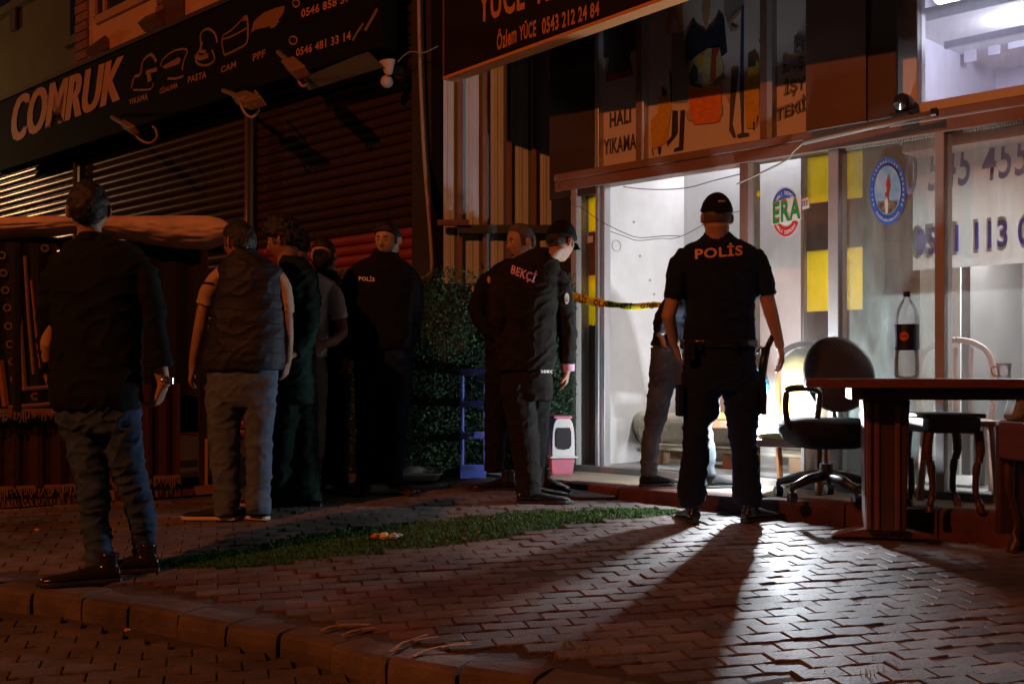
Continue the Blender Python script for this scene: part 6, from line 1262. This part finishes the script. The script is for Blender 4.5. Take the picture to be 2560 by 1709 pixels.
# upholstered dining chairs
up = M('upholstery_yellow', (.36, .27, .07), .7, ns=12, na=.25, bump=.3, bs=150)
def dining(name_lab, px, py, Y, rz, sc=1, lean=.16, sh=1):
    q = P(px, py, Y); o = T('dining_chair', name_lab, 'chair', (q.x, Y, PZ), rz, 'upholstered wooden chairs beside the door'); s_ = sc
    for sx in (-1, 1): obj('leg', TB([(sx*.20*s_, .20, 0), (sx*.20*s_, .20, .42*s_*sh)], .022, n=4), wl, o, bevel=.003); obj('leg', TB([(sx*.19*s_, -.25, 0), (sx*.19*s_, -.20, .42*s_*sh)], .021, n=4), wl, o, bevel=.003)
    obj('seat_rail', B(-.22*s_, .22*s_, -.21, .22, .37*s_*sh, .43*s_*sh), wl, o, bevel=.005); bm = bmesh.new(); rings(bm, [rr(a*s_, b_, (z-.43*(1-sh))*s_) for a, b_, z in ((.215, .215, .432), (.225, .225, .45), (.215, .215, .475), (.15, .15, .485))]); obj('seat_cushion', bm, up, o, smooth=True)
    f = bpy.data.objects.new('backrest', None); C.objects.link(f); f.parent = o
    def bk(x, t): return Vector((x, -.20-lean*t, (.44*sh+(.96-.44*sh)*t)*s_))
    bm = bmesh.new(); path = [bk(-.19*s_, 0), bk(-.205*s_, .5), bk(-.20*s_, .85), bk(-.14*s_, .98), bk(0, 1.03), bk(.14*s_, .98), bk(.20*s_, .85), bk(.205*s_, .5), bk(.19*s_, 0)]; tube(bm, catmull(path, 4), .018, n=8, up=(0, 1, 0)); obj('back_frame', bm, wl, f, smooth=True)
    bm = bmesh.new(); R = []
    for t in np.linspace(.18, .97, 9):
        w_ = .175*s_*(1 if t < .8 else math.sqrt(max(.05, 1-((t-.8)/.2)**2))); R.append([bk(x, t)+Vector((0, y, 0)) for x, y in ((-w_, -.012), (0, -.03), (w_, -.012), (w_, .012), (0, .035), (-w_, .012))])
    rings(bm, R); obj('back_pad', bm, up, f, smooth=True); obj('cross_rail', TB([bk(-.19*s_, .10), bk(.19*s_, .10)], .018, n=6), wl, f)
    return o
dining('yellow padded wooden chair lit by the work lamp, right of the officer', 1992, 1215, 6.97, math.radians(150), .93, .09, .8)
dining('yellow padded wooden chair mostly hidden behind the officer\'s legs', 1812, 1215, 7.85, math.radians(-100), .95)
# side table with curved legs
sY = 5.98; q = P(2362, 0, sY); z0 = PZ; st_ = T('side_table', 'small dark red side table with curved legs right of the pedestal', 'side table', (q.x, sY, z0), .02); h_ = P(0, 1032, sY).z-z0
obj('tabletop', B(-.155, .155, -.15, .2, h_-.022, h_), wdd, st_, bevel=.005); obj('apron', B(-.135, .135, -.13, .18, h_-.10, h_-.024), wdd, st_, bevel=.004)
for sx in (-1, 1):
    for y in (-.12, .17): obj('leg', TB(catmull([(sx*.128, y, h_-.09), (sx*.138, y, h_-.2), (sx*.118, y, h_*.45), (sx*.112, y, h_*.2), (sx*.128, y-.01, .04), (sx*.135, y-.02, .0)], 5), [.026]*6+[.022]*6+[.018]*8+[.022]*6, n=6), wdd, st_, smooth=True)
# curved plastic chair behind it
cY = 6.55; q = P(2392, 0, cY); pc = T('plastic_chair', 'grey-brown plastic chair with curved back behind the side table', 'chair', (q.x, cY, PZ), -.35); plm = M('chair_taupe', (.33, .15, .08), .5)
for sx in (-1, 1):
    obj('leg', TB([(sx*.20, .2, 0), (sx*.17, .17, .43)], .022, n=6), plm, pc); obj('leg', TB([(sx*.20, -.2, 0), (sx*.17, -.17, .43)], .022, n=6), plm, pc); obj('back_post', TB(catmull([(sx*.19, .18, .43), (sx*.21, .25, .62), (sx*.19, .33, .82), (sx*.10, .37, .90), (0, .38, .92)], 5), .018, n=8), plm, pc, smooth=True)
obj('seat', B(-.2, .2, -.2, .2, .42, .45), plm, pc, bevel=.01)
for x in (-.08, 0, .08): obj('back_slat', TB([(x, .2, .45), (x*1.1, .35, .87)], .012, n=6), plm, pc)
# cane chair and grey cushion cut by the right edge
aY = 5.45; q = P(2700, 0, aY); ac = T('armchair', 'brown wooden armchair with grey cushion cut off by the right edge', 'chair', (q.x, aY, gz(aY)+.0), .2); sz_ = P(0, 1100, aY).z-gz(aY)
for sx in (-1, 1):
    for y in (-.24, .24): obj('leg', TB(catmull([(sx*.20, y, sz_), (sx*.215, y, sz_*.6), (sx*.17, y, sz_*.25), (sx*.21, y-.02, .0)], 4), [.035]*5+[.026]*5+[.03]*3, n=7), wdd, ac, smooth=True)
obj('seat_frame', B(-.24, .24, -.27, .27, sz_-.07, sz_), wdd, ac, bevel=.008); bm = bmesh.new(); rings(bm, [rr(a, b_, z+sz_) for a, b_, z in ((.22, .25, .0), (.25, .27, .05), (.23, .25, .10), (.12, .14, .115))]); obj('seat_cushion', bm, M('cushion_dark', (.10, .035, .025), .9), ac, smooth=True)
zc2 = P(0, 985, aY).z-gz(aY); bm = bmesh.new(); rings(bm, [[Vector((x, y, z)) for x, z in ((-.28, zc2-.13), (.30, zc2-.19), (.30, zc2+.01), (-.24, zc2+.0))] for y in (.10, .22)]); obj('back_cushion', bm, M('cushion_grey', (.22, .23, .21), .95, ns=15, na=.3), ac, bevel=.03)
obj('back_panel', B(-.27, .27, .23, .27, .1, zc2-.15), wdd, ac, bevel=.01)
for sx in (-1, 1): obj('arm_panel', B(sx*.26-.02, sx*.26+.02, -.25, .229, sz_-.1, zc2-.13), wd, ac, bevel=.01)
# ledge board and rolls inside
a, b_ = fp(2238, 1062, -.5), fp(2330, 1080, -.5)
pb = T('leaning_plank', 'red-brown plank lying inside the window behind the table leg', 'plank', FO+fe*a.x+fi*.6+Vector((0, 0, PZ)), FA); obj('plank', B(-.3, .6, .0, .12, a.z-PZ-.05, a.z-PZ+.04), wd, pb, bevel=.004); obj('stand', B(-.25, -.18, .02, .10, 0.031, a.z-PZ-.052), wdd, pb); obj('stand', B(.45, .52, .02, .10, 0.031, a.z-PZ-.052), wdd, pb)
# carpet roll lying on pallet blocks
zf_ = PZ+.03
def inroom(px, py, d):
    q = fp(px, py, -d); return q
a = inroom(1560, 1092, .62); b_ = inroom(1900, 1090, .66); rl = T('carpet_roll', 'cream carpet roll lying on wooden blocks behind the bending man', 'carpet roll', FO, FA); rc = M('carpet_cream', (.62, .56, .44), .9, ns=18, na=.3, bump=.5, bs=150); ror = M('roll_core', (.50, .26, .08), .8, ns=30, na=.5)
rad = .118; zr = zf_+.10+rad+.05; ax = [(a.x-.02, .72), (a.x+1.9, .80)]
def cyl(x0, y0, x1, y1, z, r, n=28, dz=0): return TB([(x0, y0, z), ((x0+x1)/2, (y0+y1)/2, z+.004+dz/2), (x1, y1, z+dz)], r, n=n)
obj('roll', cyl(ax[0][0]+.17, ax[0][1], ax[1][0], ax[1][1], zr, rad), rc, rl, smooth=False)
for i, (dx, rr2, m_) in enumerate(((.0, rad*1.12, rc), (.045, rad*1.04, M('roll_dark', (.20, .21, .16), .9)), (.08, rad*1.08, rc), (.115, rad*1.03, M('roll_dark', (.2, .21, .16))), (.145, rad*1.06, rc))):
    obj('roll_edge', cyl(ax[0][0]+dx, ax[0][1], ax[0][0]+dx+.03, ax[0][1], zr, rr2), m_, rl, bevel=.006)
obj('roll_core', cyl(ax[0][0]-.006, ax[0][1], ax[0][0]-.001, ax[0][1], zr, rad*.95), ror, rl)
obj('core_hole', cyl(ax[0][0]-.0095, ax[0][1], ax[0][0]-.0065, ax[0][1], zr, rad*.25), dark, rl)
bm = bmesh.new(); random.seed(3)
for i in range(34):
    x = ax[0][0]+.62+i*.016; a_ = -2.2+random.uniform(-.12, .12); y = ax[0][1]+.03+math.cos(a_)*rad*1.01; z = zr-math.sin(a_)*rad*1.01
    if random.random() < .75: box(bm, x, x+.010, y-.006, y, z-random.uniform(.01, .03), z+.02)
stuff(obj('printed_pattern', bm, M('roll_pattern', (.16, .16, .15), .9), rl))
cbk = T('pallet', 'wooden blocks and boards under the cream carpet roll', 'pallet', FO, FA)
for dx, w_ in ((.30, .10), (.95, .12), (1.5, .12)):
    for dy in (-.10, .13): obj('block', B(ax[0][0]+dx, ax[0][0]+dx+w_, .76+dy-.05, .76+dy+.05, zf_, zf_+.105), M('pallet_wood', (.34, .20, .11), .8, ns=8, na=.4), cbk, bevel=.004)
for dy in (-.12, .0, .12): obj('board', B(ax[0][0]+.22, ax[0][0]+1.8, .76+dy-.04, .76+dy+.04, zf_+.108, zf_+.13), M('pallet_board', (.50, .42, .28), .8, ns=8, na=.4), cbk, bevel=.003)
# barrier tape from the column to the officer
tp = T('barrier_tape', 'yellow barrier tape with black letters stretched across the doorway', 'barrier tape', (0, 0, 0))
ty_ = M('tape_yellow', (.80, .72, .04), .35, spec=.5); tk = M('tape_black', (.02, .02, .015), .5)
path = [(1424, 735, 7.95), (1445, 744, 7.8), (1470, 752, 7.72), (1500, 757, 7.66), (1540, 762, 7.6), (1580, 766, 7.56), (1620, 764, 7.5), (1645, 762, 7.45), (1700, 768, 7.4)]
q = catmull([P(*a) for a in path], 8); bm = bmesh.new(); V0, V1 = [], []; half = .027
tw = []
for i, c in enumerate(q):
    a_ = .55*math.sin(i*.22+1.2)+.25*math.sin(i*.6); n = Vector((.15, math.sin(a_), math.cos(a_)*(1.0 if i > 10 else .62+.038*i))).normalized()*half*(1.15 if i < 26 else .85); V0.append(bm.verts.new(c-n)); V1.append(bm.verts.new(c+n)); tw.append((c, n))
for i in range(len(q)-1): bm.faces.new((V0[i], V0[i+1], V1[i+1], V1[i]))
tape = obj('strip', bm, ty_, tp, smooth=True); sd = tape.modifiers.new('s', 'SOLIDIFY'); sd.thickness = .0008
def tape_text(body, i0, i1):
    bm = text_mesh(body, size=1, bold=.04); xs = [v.co.x for v in bm.verts]; x0, x1 = min(xs), max(xs)
    for v in bm.verts:
        t = i0+(i1-i0)*(v.co.x-x0)/(x1-x0); i = min(int(t), len(tw)-2); f = t-i; c = tw[i][0].lerp(tw[i+1][0], f); n = tw[i][1].lerp(tw[i+1][1], f); v.co = c+n*((v.co.y/.7)*1.3-.65)+Vector((-.05, -1, 0)).normalized()*.003
    obj('lettering', bm, tk, tp)
tape_text('POLİS', 3, 15); tape_text('OLAY YERİ', 20, 40); tape_text('GİRMEYİN', 44, 63)
# street lamps that light the scene, outside the picture
def street_lamp(x, y, z, tx, ty, lab, glow):
    o = T('street_lamp', lab, 'street lamp', (x+tx, y+ty, 0)); gm_ = M('galvanised_pole', (.3, .3, .3), .5, .5)
    obj('pole', TB([(0, 0, -.2), (0, 0, z+.2)], [.09, .06], n=12), gm_, o); obj('arm', TB([(0, 0, z+.15), (-tx*.5, -ty*.5, z+.42), (-tx*.9, -ty*.9, z+.42)], .03, n=8), gm_, o)
    bm = bmesh.new(); rings(bm, [rr(a, a*.5, b) for a, b in ((.10, .26), (.26, .22), (.30, .16))]); bmesh.ops.translate(bm, verts=bm.verts, vec=(-tx, -ty, z+.16)); obj('lamp_head', bm, gm_, o)
    bm = bmesh.new(); bmesh.ops.create_uvsphere(bm, u_segments=12, v_segments=8, radius=.09); bmesh.ops.translate(bm, verts=bm.verts, vec=(-tx, -ty, z+.28)); obj('bulb', bm, glow, o, smooth=True)
street_lamp(-8.0, -3.0, 8.6, -1.5, -1.0, 'sodium street lamp behind the viewer', EM('sodium_glow', SODIUM, 30)); street_lamp(-12.3, 18.2, 4.7, -1.5, .6, 'warm street lamp further down the street at the left', EM('warm_glow', (1, .62, .28), 60))
